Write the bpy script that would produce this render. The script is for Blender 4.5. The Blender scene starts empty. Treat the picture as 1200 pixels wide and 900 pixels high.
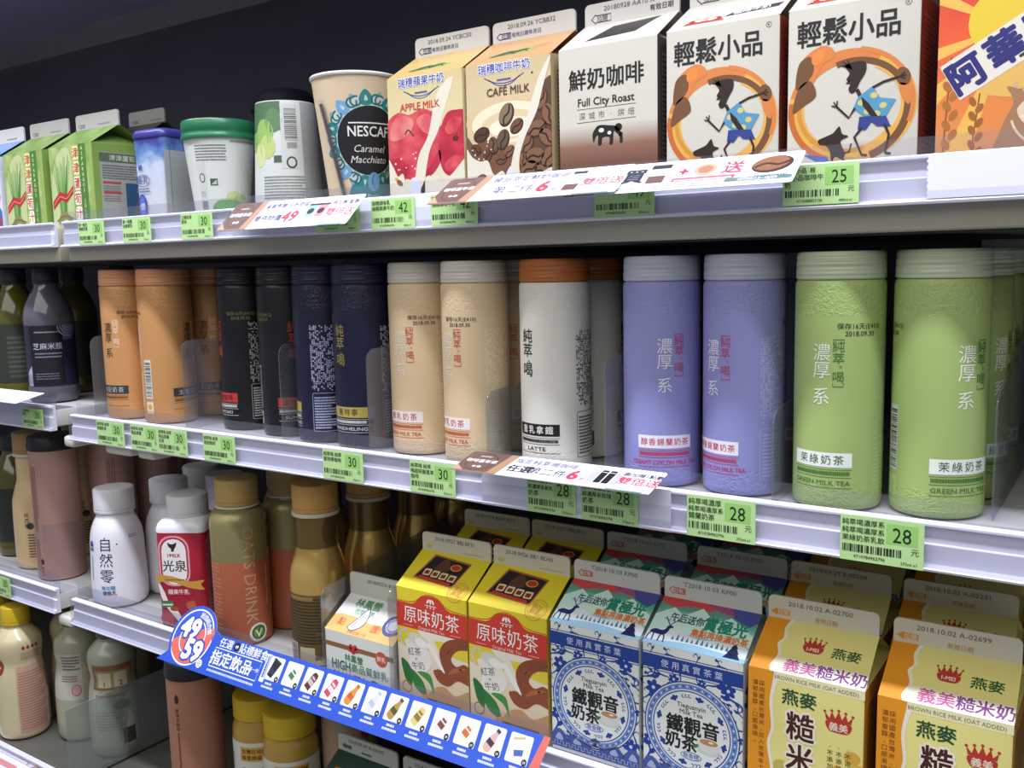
import bpy, math, random
from mathutils import Vector, Matrix
from mathutils.geometry import tessellate_polygon
random.seed(7)
SC = bpy.context.scene
COL = SC.collection
Z0 = 1.30                      # eye height above the shop floor
# ------------------------------------------------------------------ camera
cd = bpy.data.cameras.new('camera'); cam = bpy.data.objects.new('camera', cd); COL.objects.link(cam)
cd.sensor_width = 36.0; cd.lens = 33.0; cd.clip_start = 0.02
cam.matrix_world = Matrix(((0.8278, -0.0528, 0.5586, 0), (0.5606, 0.1178, -0.8196, 0), (-0.0225, 0.9916, 0.1271, Z0), (0, 0, 0, 1)))
SC.camera = cam
# ------------------------------------------------------------------ light
SC.view_settings.view_transform = 'Standard'; SC.view_settings.look = 'None'
SC.view_settings.gamma = 1.0; SC.view_settings.use_curve_mapping = False
SC.view_settings.exposure = -0.3
W = bpy.data.worlds.new('world'); SC.world = W; W.use_nodes = True
W.node_tree.nodes['Background'].inputs[0].default_value = (0.80, 0.86, 1.0, 1)
W.node_tree.nodes['Background'].inputs[1].default_value = 0.30
def area(name, loc, aim, sx, sy, power, col):
    l = bpy.data.lights.new(name, 'AREA'); l.shape = 'RECTANGLE'; l.size = sx; l.size_y = sy; l.energy = power; l.color = col
    o = bpy.data.objects.new(name, l); COL.objects.link(o)
    d = Vector(aim) - Vector(loc); o.location = loc
    o.rotation_euler = d.to_track_quat('-Z', 'Y').to_euler(); return o
area('canopy_tube', (-0.70, 0.26, Z0 + 1.00), (-0.70, 0.70, Z0), 2.6, 0.08, 52, (0.80, 0.84, 1.0))
area('aisle_ceiling_light', (-0.4, -1.0, Z0 + 1.4), (-0.6, 0.7, Z0 - 0.1), 3.0, 1.5, 34, (1.0, 0.97, 0.91))

# ------------------------------------------------------------------ materials
def lin(h):
    h = h.lstrip('#'); c = [int(h[i:i + 2], 16) / 255 for i in (0, 2, 4)]
    return tuple(x / 12.92 if x <= .04045 else ((x + .055) / 1.055) ** 2.4 for x in c) + (1,)
MATS = {}
def mat(name, hexc='ffffff', rough=.45, metal=0., spec=.5, coat=0.):
    if name in MATS: return MATS[name]
    m = bpy.data.materials.new(name); m.use_nodes = True; b = m.node_tree.nodes['Principled BSDF']
    b.inputs['Base Color'].default_value = lin(hexc); b.inputs['Roughness'].default_value = rough
    b.inputs['Metallic'].default_value = metal; b.inputs['Specular IOR Level'].default_value = spec
    b.inputs['Coat Weight'].default_value = coat; b.inputs['Coat Roughness'].default_value = .15
    MATS[name] = m; return m
def ink(h): return mat('ink_' + h, h, .42)
class NT:                      # short-hand for node building
    def __init__(s, m): s.t = m.node_tree; s.b = s.t.nodes['Principled BSDF']
    def n(s, typ, ins=None, **kw):
        x = s.t.nodes.new(typ)
        for k, v in kw.items(): setattr(x, k, v)
        for k, v in (ins or {}).items():
            if hasattr(v, 'is_output'): s.t.links.new(v, x.inputs[k])
            else: x.inputs[k].default_value = v
        return x
    def link(s, a, name): s.t.links.new(a, s.b.inputs[name])
    def ramp(s, fac, stops):
        r = s.n('ShaderNodeValToRGB', {0: fac}); e = r.color_ramp.elements
        while len(e) < len(stops): e.new(.5)
        for q, (p, h) in zip(e, stops): q.position = p; q.color = lin(h)
        return r.outputs[0]
    def uv(s):
        u = s.n('ShaderNodeUVMap'); x = s.n('ShaderNodeSeparateXYZ', {0: u.outputs[0]}); return u.outputs[0], x.outputs[0], x.outputs[1]
    def mrange(s, v, a, b): return s.n('ShaderNodeMapRange', {0: v, 1: a, 2: b}).outputs[0]
def vgrad(name, v0, v1, stops, rough=.42, wob=0., scale=.05):
    """printed colour blend running up a face (v in mm)"""
    if name in MATS: return MATS[name]
    m = mat(name, 'ffffff', rough); t = NT(m); uv, u, v = t.uv()
    f = t.mrange(v, v0, v1)
    if wob:
        nz = t.n('ShaderNodeTexNoise', {'Vector': uv, 'Scale': scale, 'Detail': 3.0})
        k = t.n('ShaderNodeMath', {0: nz.outputs[0], 1: .5}, operation='SUBTRACT')
        k = t.n('ShaderNodeMath', {0: k.outputs[0], 1: wob, 2: f}, operation='MULTIPLY_ADD'); f = k.outputs[0]
    t.link(t.ramp(f, stops), 'Base Color'); return m
def pebbled(name, hexc, h0, h1, rough=.42, metal=0., scale=.35, strength=.38):
    """plastic with an embossed grain near the top (v>h1) and the bottom (v<h0)"""
    if name in MATS: return MATS[name]
    m = mat(name, hexc, rough, metal); t = NT(m); uv, u, v = t.uv()
    a = t.n('ShaderNodeMath', {0: v, 1: h1}, operation='GREATER_THAN').outputs[0]
    b = t.n('ShaderNodeMath', {0: v, 1: h0}, operation='LESS_THAN').outputs[0]
    k = t.n('ShaderNodeMath', {0: a, 1: b}, operation='MAXIMUM').outputs[0]
    nz = t.n('ShaderNodeTexNoise', {'Vector': uv, 'Scale': scale, 'Detail': 1.0, 'Distortion': 1.2})
    hgt = t.n('ShaderNodeMath', {0: nz.outputs[0], 1: k}, operation='MULTIPLY').outputs[0]
    bp = t.n('ShaderNodeBump', {'Height': hgt, 'Strength': strength, 'Distance': .0025})
    t.link(bp.outputs[0], 'Normal'); return m
def ribbed(name, hexc, rough=.4, scale=1.0, axis='u', trans=0.):
    if name in MATS: return MATS[name]
    m = mat(name, hexc, rough); t = NT(m); uv, u, v = t.uv()
    s = t.n('ShaderNodeMath', {0: u if axis == 'u' else v, 1: 6.283 / scale}, operation='MULTIPLY').outputs[0]
    s = t.n('ShaderNodeMath', {0: s}, operation='SINE').outputs[0]
    bp = t.n('ShaderNodeBump', {'Height': s, 'Strength': .35, 'Distance': .0006})
    t.link(bp.outputs[0], 'Normal')
    if trans: t.b.inputs['Transmission Weight'].default_value = trans
    return m
def clear(name, tint, alpha, rough=.06, gain=.16):
    """thin clear plastic sheet: mostly see-through, with a surface sheen"""
    if name in MATS: return MATS[name]
    m = bpy.data.materials.new(name); m.use_nodes = True; t = m.node_tree; t.nodes.clear()
    o = t.nodes.new('ShaderNodeOutputMaterial'); mx = t.nodes.new('ShaderNodeMixShader'); ad = t.nodes.new('ShaderNodeMixShader')
    tr = t.nodes.new('ShaderNodeBsdfTransparent'); gl = t.nodes.new('ShaderNodeBsdfGlossy'); df = t.nodes.new('ShaderNodeBsdfDiffuse')
    fr = t.nodes.new('ShaderNodeFresnel'); fr.inputs[0].default_value = 1.45
    tr.inputs[0].default_value = lin(tint); gl.inputs[1].default_value = rough; df.inputs[0].default_value = (.8, .8, .85, 1)
    ad.inputs[0].default_value = alpha
    t.links.new(tr.outputs[0], ad.inputs[1]); t.links.new(df.outputs[0], ad.inputs[2])
    mu = t.nodes.new('ShaderNodeMath'); mu.operation = 'MULTIPLY'; mu.inputs[1].default_value = gain; mu.use_clamp = True; t.links.new(fr.outputs[0], mu.inputs[0]); t.links.new(mu.outputs[0], mx.inputs[0]); t.links.new(ad.outputs[0], mx.inputs[1]); t.links.new(gl.outputs[0], mx.inputs[2])
    t.links.new(mx.outputs[0], o.inputs[0]); MATS[name] = m; return m

# ------------------------------------------------------------------ text outlines
_T = {}
def glyphs(s):
    if s not in _T:
        c = bpy.data.curves.new('t', 'FONT'); c.body = s; c.size = 1; c.resolution_u = 2
        o = bpy.data.objects.new('t', c); m = bpy.data.meshes.new_from_object(o)
        vs = [(v.co.x, v.co.y) for v in m.vertices]; fs = [tuple(p.vertices) for p in m.polygons]
        bpy.data.objects.remove(o); bpy.data.curves.remove(c); bpy.data.meshes.remove(m)
        xs = [v[0] for v in vs] or [0]
        _T[s] = (vs, fs, min(xs), max(xs))
    return _T[s]

# ------------------------------------------------------------------ printed artwork (flat, in mm)
class Art:
    def __init__(s, w, h, u0=None): s.w, s.h, s.it = w, h, []; s.lo = 0 if u0 is None else u0
    def raw(s, vs, fs, c, l): s.it.append((vs, fs, ink(c) if isinstance(c, str) else c, l))
    def poly(s, pts, c, l=1):
        tri = tessellate_polygon([[Vector((p[0], p[1], 0)) for p in pts]]); s.raw([tuple(p[:2]) for p in pts], [tuple(t) for t in tri], c, l)
    def rect(s, u, v, w, h, c, l=1): s.raw([(u, v), (u + w, v), (u + w, v + h), (u, v + h)], [(0, 1, 2, 3)], c, l)
    def rrect(s, u, v, w, h, r, c, l=1):
        P = []
        for cx, cy, a in ((u + w - r, v + r, -90), (u + w - r, v + h - r, 0), (u + r, v + h - r, 90), (u + r, v + r, 180)):
            for k in range(5): t = math.radians(a + k * 22.5); P.append((cx + r * math.cos(t), cy + r * math.sin(t)))
        s.raw(P, [tuple(range(len(P)))], c, l)
    def ell(s, u, v, a, b, c, l=1, rot=0, n=26):
        cr, sr = math.cos(math.radians(rot)), math.sin(math.radians(rot)); P = []
        for k in range(n):
            t = 2 * math.pi * k / n; x, y = a * math.cos(t), b * math.sin(t); P.append((u + x * cr - y * sr, v + x * sr + y * cr))
        s.raw(P, [tuple(range(n))], c, l)
    def ring(s, u, v, a, b, th, c, l=1, a0=0, a1=360, n=40):
        vs, fs = [], []
        for k in range(n + 1):
            t = math.radians(a0 + (a1 - a0) * k / n); x, y = math.cos(t), math.sin(t)
            vs += [(u + a * x, v + b * y), (u + (a - th) * x, v + (b - th) * y)]
            if k: i = 2 * k; fs.append((i - 2, i, i + 1, i - 1))
        s.raw(vs, fs, c, l)
    def sm(s, pts, c, l=1, n=5):            # smooth closed outline through pts
        P = []; N = len(pts)
        for i in range(N):
            p0, p1, p2, p3 = (pts[(i + k - 1) % N] for k in range(4))
            for j in range(n):
                t = j / n
                P.append(tuple(.5 * (2 * p1[d] + (p2[d] - p0[d]) * t + (2 * p0[d] - 5 * p1[d] + 4 * p2[d] - p3[d]) * t * t + (3 * p1[d] - p0[d] - 3 * p2[d] + p3[d]) * t ** 3) for d in (0, 1)))
        s.poly(P, c, l)
    def line(s, pts, w, c, l=1, smooth=0, taper=0):
        if smooth:
            Q = []
            for i in range(len(pts) - 1):
                p0, p1, p2, p3 = pts[max(i - 1, 0)], pts[i], pts[i + 1], pts[min(i + 2, len(pts) - 1)]
                for j in range(smooth):
                    t = j / smooth
                    Q.append(tuple(.5 * (2 * p1[d] + (p2[d] - p0[d]) * t + (2 * p0[d] - 5 * p1[d] + 4 * p2[d] - p3[d]) * t * t + (3 * p1[d] - p0[d] - 3 * p2[d] + p3[d]) * t ** 3) for d in (0, 1)))
            pts = Q + [pts[-1]]
        vs, fs = [], []; N = len(pts)
        for i, p in enumerate(pts):
            a, b = pts[max(i - 1, 0)], pts[min(i + 1, N - 1)]; dx, dy = b[0] - a[0], b[1] - a[1]; L = math.hypot(dx, dy) or 1
            k = w / 2 * (1 - taper * i / (N - 1)); nx, ny = -dy / L * k, dx / L * k
            vs += [(p[0] + nx, p[1] + ny), (p[0] - nx, p[1] - ny)]
            if i: j = 2 * i; fs.append((j - 2, j, j + 1, j - 1))
        s.raw(vs, fs, c, l)
    def tx(s, t, u, v, size, c, l=6, b=0., sx=1., al='c', rot=0, sh=0.):
        """text: v is the middle of the letters, u the left edge / centre / right edge; b thickens the strokes"""
        vs, fs, x0, x1 = glyphs(t); cr, sr = math.cos(math.radians(rot)), math.sin(math.radians(rot))
        ox = {'l': x0, 'c': (x0 + x1) / 2, 'r': x1}[al]; d = b * size * (.8 if b >= .1 or t.isascii() else .45)
        n = 0 if b < .004 else (4 if b < .06 else 10)
        for k in range(max(1, n)):
            du, dv = (d * math.cos(6.2832 * k / n + .785), d * math.sin(6.2832 * k / n + .785)) if n else (0, 0); P = []
            for x, y in vs:
                y = (y - .37) * size; x = (x - ox) * size * sx + sh * y
                P.append((u + du + x * cr - y * sr, v + dv + x * sr + y * cr))
            s.raw(P, fs, c, l + .15 * k)
    def vt(s, t, u, vtop, size, pitch, c, l=6, b=0., sx=1.):
        for i, ch in enumerate(t):
            if ch != ' ': s.tx(ch, u, vtop - pitch * (i + .5), size, c, l, b, sx)
    def fine(s, u, v, w, h, n, c, l=4, seed=1, fill=.55, seg=3.):  # rows of print too small to read
        r = random.Random(seed); vs, fs = [], []; p = h / n
        for i in range(n):
            y = v + h - p * (i + 1); x = u; end = u + w * (r.uniform(.6, 1) if i % 4 == 3 else 1)
            while x < end - .3:
                L = min(r.uniform(.3, 1) * seg, end - x); k = len(vs)
                vs += [(x, y), (x + L, y), (x + L, y + p * fill), (x, y + p * fill)]; fs.append((k, k + 1, k + 2, k + 3)); x += L + seg * .14
        s.raw(vs, fs, c, l)
    def vfine(s, u, v, w, h, n, c, l=4, seed=1, fill=.6, seg=2.):
        r = random.Random(seed); vs, fs = [], []; p = w / n
        for i in range(n):
            x = u + p * i; y = v + h; end = v + (h * r.uniform(0, .3) if i % 3 == 0 else 0)
            while y > end + .3:
                L = min(r.uniform(.4, 1) * seg, y - end); k = len(vs)
                vs += [(x, y - L), (x + p * fill, y - L), (x + p * fill, y), (x, y)]; fs.append((k, k + 1, k + 2, k + 3)); y -= L + seg * .2
        s.raw(vs, fs, c, l)
    def mosaic(s, u, v, w, h, nx, ny, c, l=4, seed=1, p=.62):       # a dense block of small vertical print
        r = random.Random(seed); vs, fs = [], []; a, b = w / nx, h / ny
        for i in range(nx):
            end = ny * r.uniform(0, .12)
            for j in range(int(end), ny):
                if r.random() < p:
                    k = len(vs); x, y = u + i * a, v + j * b; q, t = r.uniform(.55, .9), r.uniform(.5, .95)
                    vs += [(x, y), (x + a * q, y), (x + a * q, y + b * t), (x, y + b * t)]; fs.append((k, k + 1, k + 2, k + 3))
        s.raw(vs, fs, c, l)
    def bars(s, u, v, w, h, c='1b1b1b', l=5, vert=False, seed=3, n=30):
        r = random.Random(seed); vs, fs = [], []; ws = [r.choice((1, 1, 2, 3)) for _ in range(2 * n)]; k = (h if vert else w) / sum(ws); x = 0
        for i, q in enumerate(ws):
            if i % 2 == 0:
                j = len(vs); a, b = x, x + q * k
                vs += [(u, v + a), (u + w, v + a), (u + w, v + b), (u, v + b)] if vert else [(u + a, v), (u + b, v), (u + b, v + h), (u + a, v + h)]
                fs.append((j, j + 1, j + 2, j + 3))
            x += q * k
        s.raw(vs, fs, c, l)

def clip(poly, ax, lim, keep_less):
    out = []; N = len(poly); f = (lambda p: lim - p[ax]) if keep_less else (lambda p: p[ax] - lim)
    for i in range(N):
        a, b = poly[i], poly[(i + 1) % N]; fa, fb = f(a), f(b)
        if fa >= 0: out.append(a)
        if (fa >= 0) != (fb >= 0):
            t = fa / (fa - fb); out.append((a[0] + (b[0] - a[0]) * t, a[1] + (b[1] - a[1]) * t))
    return out

# ------------------------------------------------------------------ mesh builder
class MB:
    def __init__(s): s.v, s.f, s.mi, s.uv, s.sm, s.mats = [], [], [], [], [], []
    def mid(s, m):
        if m not in s.mats: s.mats.append(m)
        return s.mats.index(m)
    def add(s, vs, fs, m, uvs=None, smooth=False):
        k = len(s.v); s.v += [tuple(p) for p in vs]; i = s.mid(m)
        s.uv += uvs if uvs else [(0., 0.)] * len(vs)
        for f in fs: s.f.append(tuple(k + j for j in f)); s.mi.append(i); s.sm.append(smooth)
        return s
    def art(s, A, fn, step=None, vcuts=None, e=3e-5):
        for vs, fs, m, l in A.it:
            P, F, key = [], [], {}
            for f in fs:
                q = [vs[i] for i in f]
                q = clip(q, 0, A.lo, False); q = q and clip(q, 0, A.lo + A.w, True); q = q and clip(q, 1, 0, False); q = q and clip(q, 1, A.h, True)
                if len(q) < 3: continue
                parts = [q]
                if step:
                    u0, u1 = min(p[0] for p in q), max(p[0] for p in q); parts = []
                    for k in range(math.floor(u0 / step), math.floor(u1 / step) + 1):
                        c = clip(q, 0, k * step, False); c = c and clip(c, 0, (k + 1) * step, True)
                        if len(c) >= 3: parts.append(c)
                for vc in (vcuts or []):
                    nx = []
                    for c in parts:
                        for side in (True, False):
                            d = clip(c, 1, vc, side)
                            if len(d) >= 3: nx.append(d)
                    parts = nx
                for c in parts:
                    idx = []
                    for p in c:
                        kk = (round(p[0], 3), round(p[1], 3))
                        if kk not in key: key[kk] = len(P); P.append(p)
                        if not idx or idx[-1] != key[kk]: idx.append(key[kk])
                    if len(idx) > 2 and idx[0] == idx[-1]: idx.pop()
                    if len(set(idx)) == len(idx) >= 3: F.append(tuple(idx))
            if F: s.add([fn(p[0], p[1], l * e) for p in P], F, m, [tuple(p) for p in P], smooth=bool(step))
        return s
    def box(s, x0, y0, z0, x1, y1, z1, m, bev=0.):
        if not bev:
            vs = [(x, y, z) for z in (z0, z1) for x, y in ((x0, y0), (x1, y0), (x1, y1), (x0, y1))]
            return s.add(vs, [(3, 2, 1, 0), (4, 5, 6, 7), (0, 1, 5, 4), (1, 2, 6, 5), (2, 3, 7, 6), (3, 0, 4, 7)], m, [(p[0] * 1e3 + p[1] * 1e3, p[2] * 1e3) for p in vs])
        b = bev; lv = []
        for z, k in ((z0, b), (z0 + b * .4, b * .35), (z0 + b, 0), (z1 - b, 0), (z1 - b * .4, b * .35), (z1, b)):
            lv.append(rr(x0 + k, y0 + k, x1 - k, y1 - k, max(b - k * .6, b * .3), z, 3))
        return s.loft(lv, m, smooth=True)
    def loft(s, levels, m, cap0=True, cap1=True, smooth=True):
        n = len(levels[0]); vs, uv = [], []; vlen = 0
        for i, L in enumerate(levels):
            d = 0.
            for j in range(n + 1):
                p = L[j % n]
                if j: q = L[j - 1]; d += math.dist(p, q)
                vs.append(p); uv.append((d * 1e3, p[2] * 1e3))
        fs = [(i * (n + 1) + j, i * (n + 1) + j + 1, (i + 1) * (n + 1) + j + 1, (i + 1) * (n + 1) + j) for i in range(len(levels) - 1) for j in range(n)]
        s.add(vs, fs, m, uv, smooth)
        if cap0: s.add(levels[0], [tuple(reversed(range(n)))], m, [(p[0] * 1e3, p[1] * 1e3) for p in levels[0]])
        if cap1: s.add(levels[-1], [tuple(range(n))], m, [(p[0] * 1e3, p[1] * 1e3) for p in levels[-1]])
        return s
    def lathe(s, prof, m, n=40, cap0=True, cap1=True, cx=0., cy=0.):
        """profile (r, z) in mm; seam at the back, u runs left to right seen from outside"""
        lv = [[(cx + r * 1e-3 * math.sin(2 * math.pi * k / n - math.pi), cy - r * 1e-3 * math.cos(2 * math.pi * k / n - math.pi), z * 1e-3) for k in range(n)] for r, z in prof]
        return s.loft(lv, m, cap0, cap1)
    def tube(s, pts, r, m, n=8):
        lv = []
        for i, p in enumerate(pts):
            a, b = Vector(pts[max(i - 1, 0)]), Vector(pts[min(i + 1, len(pts) - 1)]); t = (b - a).normalized()
            x = t.orthogonal().normalized() if i == 0 else (x - t * x.dot(t)).normalized()
            y = t.cross(x); lv.append([tuple(Vector(p) + (x * math.cos(6.2832 * k / n) + y * math.sin(6.2832 * k / n)) * r) for k in range(n)])
        return s.loft(lv, m)
    def build(s, name, parent=None, angle=38, loc=(0, 0, 0)):
        me = bpy.data.meshes.new(name); me.from_pydata(s.v, [], s.f)
        for m in s.mats: me.materials.append(m)
        me.polygons.foreach_set('material_index', s.mi); me.polygons.foreach_set('use_smooth', s.sm)
        ul = me.uv_layers.new(name='UVMap'); vi = [0] * len(me.loops); me.loops.foreach_get('vertex_index', vi)
        ul.data.foreach_set('uv', [c for i in vi for c in s.uv[i]])
        me.set_sharp_from_angle(angle=math.radians(angle)); me.update()
        o = bpy.data.objects.new(name, me); COL.objects.link(o); o.location = loc
        if parent: o.parent = parent
        return o
def rr(x0, y0, x1, y1, r, z, n=5):        # rounded rectangle outline, starting at the back middle
    P = []
    for cx, cy, a in ((x0 + r, y1 - r, 90), (x0 + r, y0 + r, 180), (x1 - r, y0 + r, 270), (x1 - r, y1 - r, 0)):
        for k in range(n): t = math.radians(a + 90 * k / (n - 1)); P.append((cx + r * math.cos(t), cy + r * math.sin(t), z))
    return P
def tag(o, label=None, cat=None, group=None, kind=None):
    for k, v in (('label', label), ('category', cat), ('group', group), ('kind', kind)):
        if v: o[k] = v
    return o
def empty(name, loc, rz=0., label=None, cat=None, group=None):
    o = bpy.data.objects.new(name, None); COL.objects.link(o); o.empty_display_size = .02
    o.location = loc; o.rotation_euler = (0, 0, rz); return tag(o, label, cat, group)
def copy_tree(o, loc, rz, label, group=None):
    c = o.copy(); COL.objects.link(c); c.location = loc; c.rotation_euler = (0, 0, rz); c['label'] = label
    if group: c['group'] = group
    for ch in o.children:
        d = ch.copy(); COL.objects.link(d); d.parent = c
        for g in ch.children: e = g.copy(); COL.objects.link(e); e.parent = d
    return c
def cyl(R, th0=0.):                        # wraps artwork round a bottle; R(v) is the radius in mm; u=0 faces the front
    Rf = R if callable(R) else (lambda v: R)
    r0 = Rf(0) if not callable(R) else None
    def fn(u, v, h):
        r = Rf(v); a = th0 + u / (r0 or R.ref); r = r * 1e-3 + h + 5e-5
        return (r * math.sin(a), -r * math.cos(a), v * 1e-3)
    return fn
class Prof:                                # radius lookup along a profile
    def __init__(s, pts, ref): s.p, s.ref = pts, ref
    def __call__(s, v):
        for (r0, z0), (r1, z1) in zip(s.p, s.p[1:]):
            if z0 <= v <= z1 and z1 > z0: return r0 + (r1 - r0) * (v - z0) / (z1 - z0)
        return s.p[0][0] if v < s.p[0][1] else s.p[-1][0]
def smooth_prof(pts, n=5):
    out = []; N = len(pts)
    for i in range(N - 1):
        p0, p1, p2, p3 = pts[max(i - 1, 0)], pts[i], pts[i + 1], pts[min(i + 2, N - 1)]
        for j in range(n):
            t = j / n; out.append(tuple(.5 * (2 * p1[d] + (p2[d] - p0[d]) * t + (2 * p0[d] - 5 * p1[d] + 4 * p2[d] - p3[d]) * t * t + (3 * p1[d] - p0[d] - 3 * p2[d] + p3[d]) * t ** 3) for d in (0, 1)))
    return out + [pts[-1]]
def face(x, y): return math.atan2(-x, y)    # turn that faces the shopper standing at the origin

# ================================================================== the cooler itself
FT, FM, FB, FL = Z0 + .056, Z0 - .180, Z0 - .427, Z0 - .652     # the four shelf decks
UP = .0010                                                     # clear mats on the decks
def noisy(name, c0, c1, rough, scale, metal=0.):
    if name in MATS: return MATS[name]
    m = mat(name, c0, rough, metal); t = NT(m)
    tc = t.n('ShaderNodeTexCoord'); nz = t.n('ShaderNodeTexNoise', {'Vector': tc.outputs['Object'], 'Scale': scale, 'Detail': 4.0})
    t.link(t.ramp(nz.outputs[0], [(.3, c0), (.7, c1)]), 'Base Color'); return m
m_in = noisy('cooler_liner', '4c4a58', '565462', .55, 6)
m_ceil = noisy('cooler_ceiling', '8684ac', '908eb6', .5, 5)
m_band = noisy('canopy_edge', '6a6a72', '74747c', .5, 9)
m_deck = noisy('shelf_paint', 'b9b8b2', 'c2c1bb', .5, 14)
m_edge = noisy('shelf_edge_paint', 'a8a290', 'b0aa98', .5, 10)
m_low = noisy('bottom_deck', '55534a', '5e5c52', .5, 14)  # grey-brown tone for the bottom decks, darker than the decks above
m_rail = noisy('rail_plastic', 'dcdbe4', 'e4e3ec', .4, 12)
m_dark = noisy('deck_underside', '3a3a38', '42423e', .6, 8)
m_brk = mat('bracket_plastic', 'd9d5c6', .45)
m_clear = clear('clear_plastic', 'f6f6fa', .03)
m_clear2 = clear('clear_divider', 'e6e8ea', .07)
m_clear3 = clear('frosted_divider', 'dfe6da', .16, .3, .08)
XL, XR, YB = -2.6, .55, 1.12
b = MB(); b.box(XL, YB, Z0 - .95, XR, YB + .03, Z0 + .62, m_in); tag(b.build('wall_back'), kind='structure')
b = MB(); b.box(XL, .56, Z0 + .46, XR, YB, Z0 + .50, m_ceil); tag(b.build('ceiling'), kind='structure')
b = MB(); b.loft([rr(XL, 1.085, XR, 1.12, .004, Z0 + .425, 3), rr(XL, 1.07, XR, 1.12, .004, Z0 + .46, 3)], m_band); tag(b.build('trim_1'), kind='structure')
b = MB(); b.box(XL, .50, Z0 - .95, XR, YB, Z0 - .80, m_in); tag(b.build('floor'), kind='structure')
for nm, x in (('wall_left', XL - .03), ('wall_right', XR)):
    b = MB(); b.box(x, .56, Z0 - .95, x + .03, YB + .03, Z0 + .62, m_in); tag(b.build(nm), kind='structure')

def shelf(label, x0, x1, floor, thick, rail, lip, yf=.648, edge=False, brackets=(), deck=None):
    r = empty('cooler_shelf', ((x0 + x1) / 2, yf, floor), 0, label, 'shelf'); X0, X1 = -(x1 - x0) / 2, (x1 - x0) / 2; D = YB - yf - .001
    b = MB(); b.box(X0, .004, -thick, X1, D, 0, deck or (m_deck if not edge else m_edge), .0015)
    if edge: b.box(X0 + .002, .02, -thick - .0015, X1 - .002, D, -thick, m_dark)
    b.build('shelf_deck', r)
    z0, z1 = rail[0] - floor + Z0, rail[1] - floor + Z0; H = z1 - z0
    b = MB(); n = 16                                           # rail profile swept along the shelf
    pr = [(.004, z1), (-.001, z1), (-.0025, z1 - .001), (-.0025, z1 - .0025), (.0005, z1 - .004), (.0005, z0 + H * .55), (-.0012, z0 + H * .52), (-.0012, z0 + .004), (-.005, z0 + .003), (-.0065, z0 + .0015), (-.006, z0), (.004, z0)]
    b.loft([[(x, y, z) for y, z in pr] for x in (X0, X1)], m_rail, smooth=False); b.build('price_rail', r)
    b = MB(); b.loft([[(x, y, z) for y, z in ((-.0062, z0 + .0025), (-.0052, z1 - .001), (-.0048, z1 - .001), (-.0058, z0 + .0025))] for x in (X0 + .001, X1)], m_clear, smooth=False)
    c = b.build('clear_cover', r); c['label'] = 'clear plastic strip over the price rail'
    if lip:
        b = MB(); b.box(X0 + .004, .0045, 0, X1, .0057, lip - floor + Z0, m_clear); b.box(X0 + .004, .0045, 0, X1, .03, .0008, m_clear)
        c = b.build('clear_front_lip', r); c['label'] = 'clear upright lip along the shelf front'
    for bx, w in brackets:
        b = MB(); b.box(bx - (x0 + x1) / 2 - w / 2, .002, z0 - .012, bx - (x0 + x1) / 2 + w / 2, .05, z0 + .002, m_brk, .003); b.build('shelf_bracket', r)
    return r
shelf('upper shelf carrying the gable cartons and paper cups', -1.092, XR - .002, FT, .041, (.0315, .0625), .074, edge=True)
shelf('upper shelf of the neighbouring bay at the far left', XL + .002, -1.112, FT, .041, (.0325, .0625), 0, edge=True)
shelf('middle shelf holding the row of tall coloured tea bottles', -1.108, XR - .002, FM, .022, (-.206, -.174), -.1605, brackets=((-1.125, .02), (-1.02, .05), (-.965, .03)))
shelf('middle shelf of the neighbouring bay with dark bottles', XL + .002, -1.150, FM + .008, .022, (-.1985, -.1665), -.1575, brackets=())
shelf('lower shelf holding white yogurt, gold bottles and milk tea cartons', -1.140, XR - .002, FB, .022, (-.452, -.4186), -.400, brackets=((-1.17, .03),))
shelf('lower shelf of the neighbouring bay with pink tumblers', XL + .002, -1.178, FB + .006, .022, (-.446, -.4135), -.395)
shelf('bottom shelf under the blue promotion banner', -1.112, XR - .002, FL, .03, (-.684, -.655), 0, yf=.600, deck=m_low)
shelf('bottom shelf of the neighbouring bay with cream bottles', XL + .002, -1.125, FL, .03, (-.684, -.655), 0, yf=.622, deck=m_low)
b = MB(); b.box(-1.119, .612, FL, -1.1172, YB - .002, FL + .10, m_clear3)
tag(b.build('shelf_divider'), 'frosted divider on the bottom shelf beside the pink tumbler', 'divider', 'shelf dividers')

def divider(x, y0, floor, h0, h1, label, thick=.0014, run=.16):
    """clear sheet standing along the shelf depth with a rounded front corner"""
    floor += UP; r = .012; pts = [(y0, 0)] + [(y0 + r - r * math.cos(math.radians(a)), h0 - r + r * math.sin(math.radians(a))) for a in range(0, 91, 15)] + [(y0 + run, h1), (y0 + run, 0)]
    b = MB(); b.loft([[(x + dx, y, floor + z) for y, z in pts] for dx in (0, thick)], m_clear2, smooth=False)
    return tag(b.build('shelf_divider'), label, 'divider', 'shelf dividers')
divider(-1.0890, .668, FM, .101, .101, 'clear divider at the left end beside the orange bottles', run=.30)
divider(-.902, .662, FM, .101, .101, 'clear divider between the orange and the black bottles', run=.30)
divider(-.7490, .668, FM, .101, .101, 'clear divider between the black and the navy bottles', run=.06)
divider(-.6185, .660, FM, .101, .101, 'clear divider between the navy and the cream bottles', run=.20)
divider(-.4785, .660, FM, .068, .075, 'low clear divider between the cream and the white bottles', run=.20)
divider(-.3605, .660, FM, .103, .103, 'clear divider between the white and the lavender bottles', run=.20)
divider(-.2225, .660, FM, .070, .080, 'low clear divider between the lavender and the green bottles', run=.20)
divider(-.0815, .690, FM, .085, .135, 'clear divider right of the green bottles', run=.22)
divider(-.6990, .662, FB, .095, .125, 'clear divider between the gold bottle and the small milk carton', run=.24)
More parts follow.
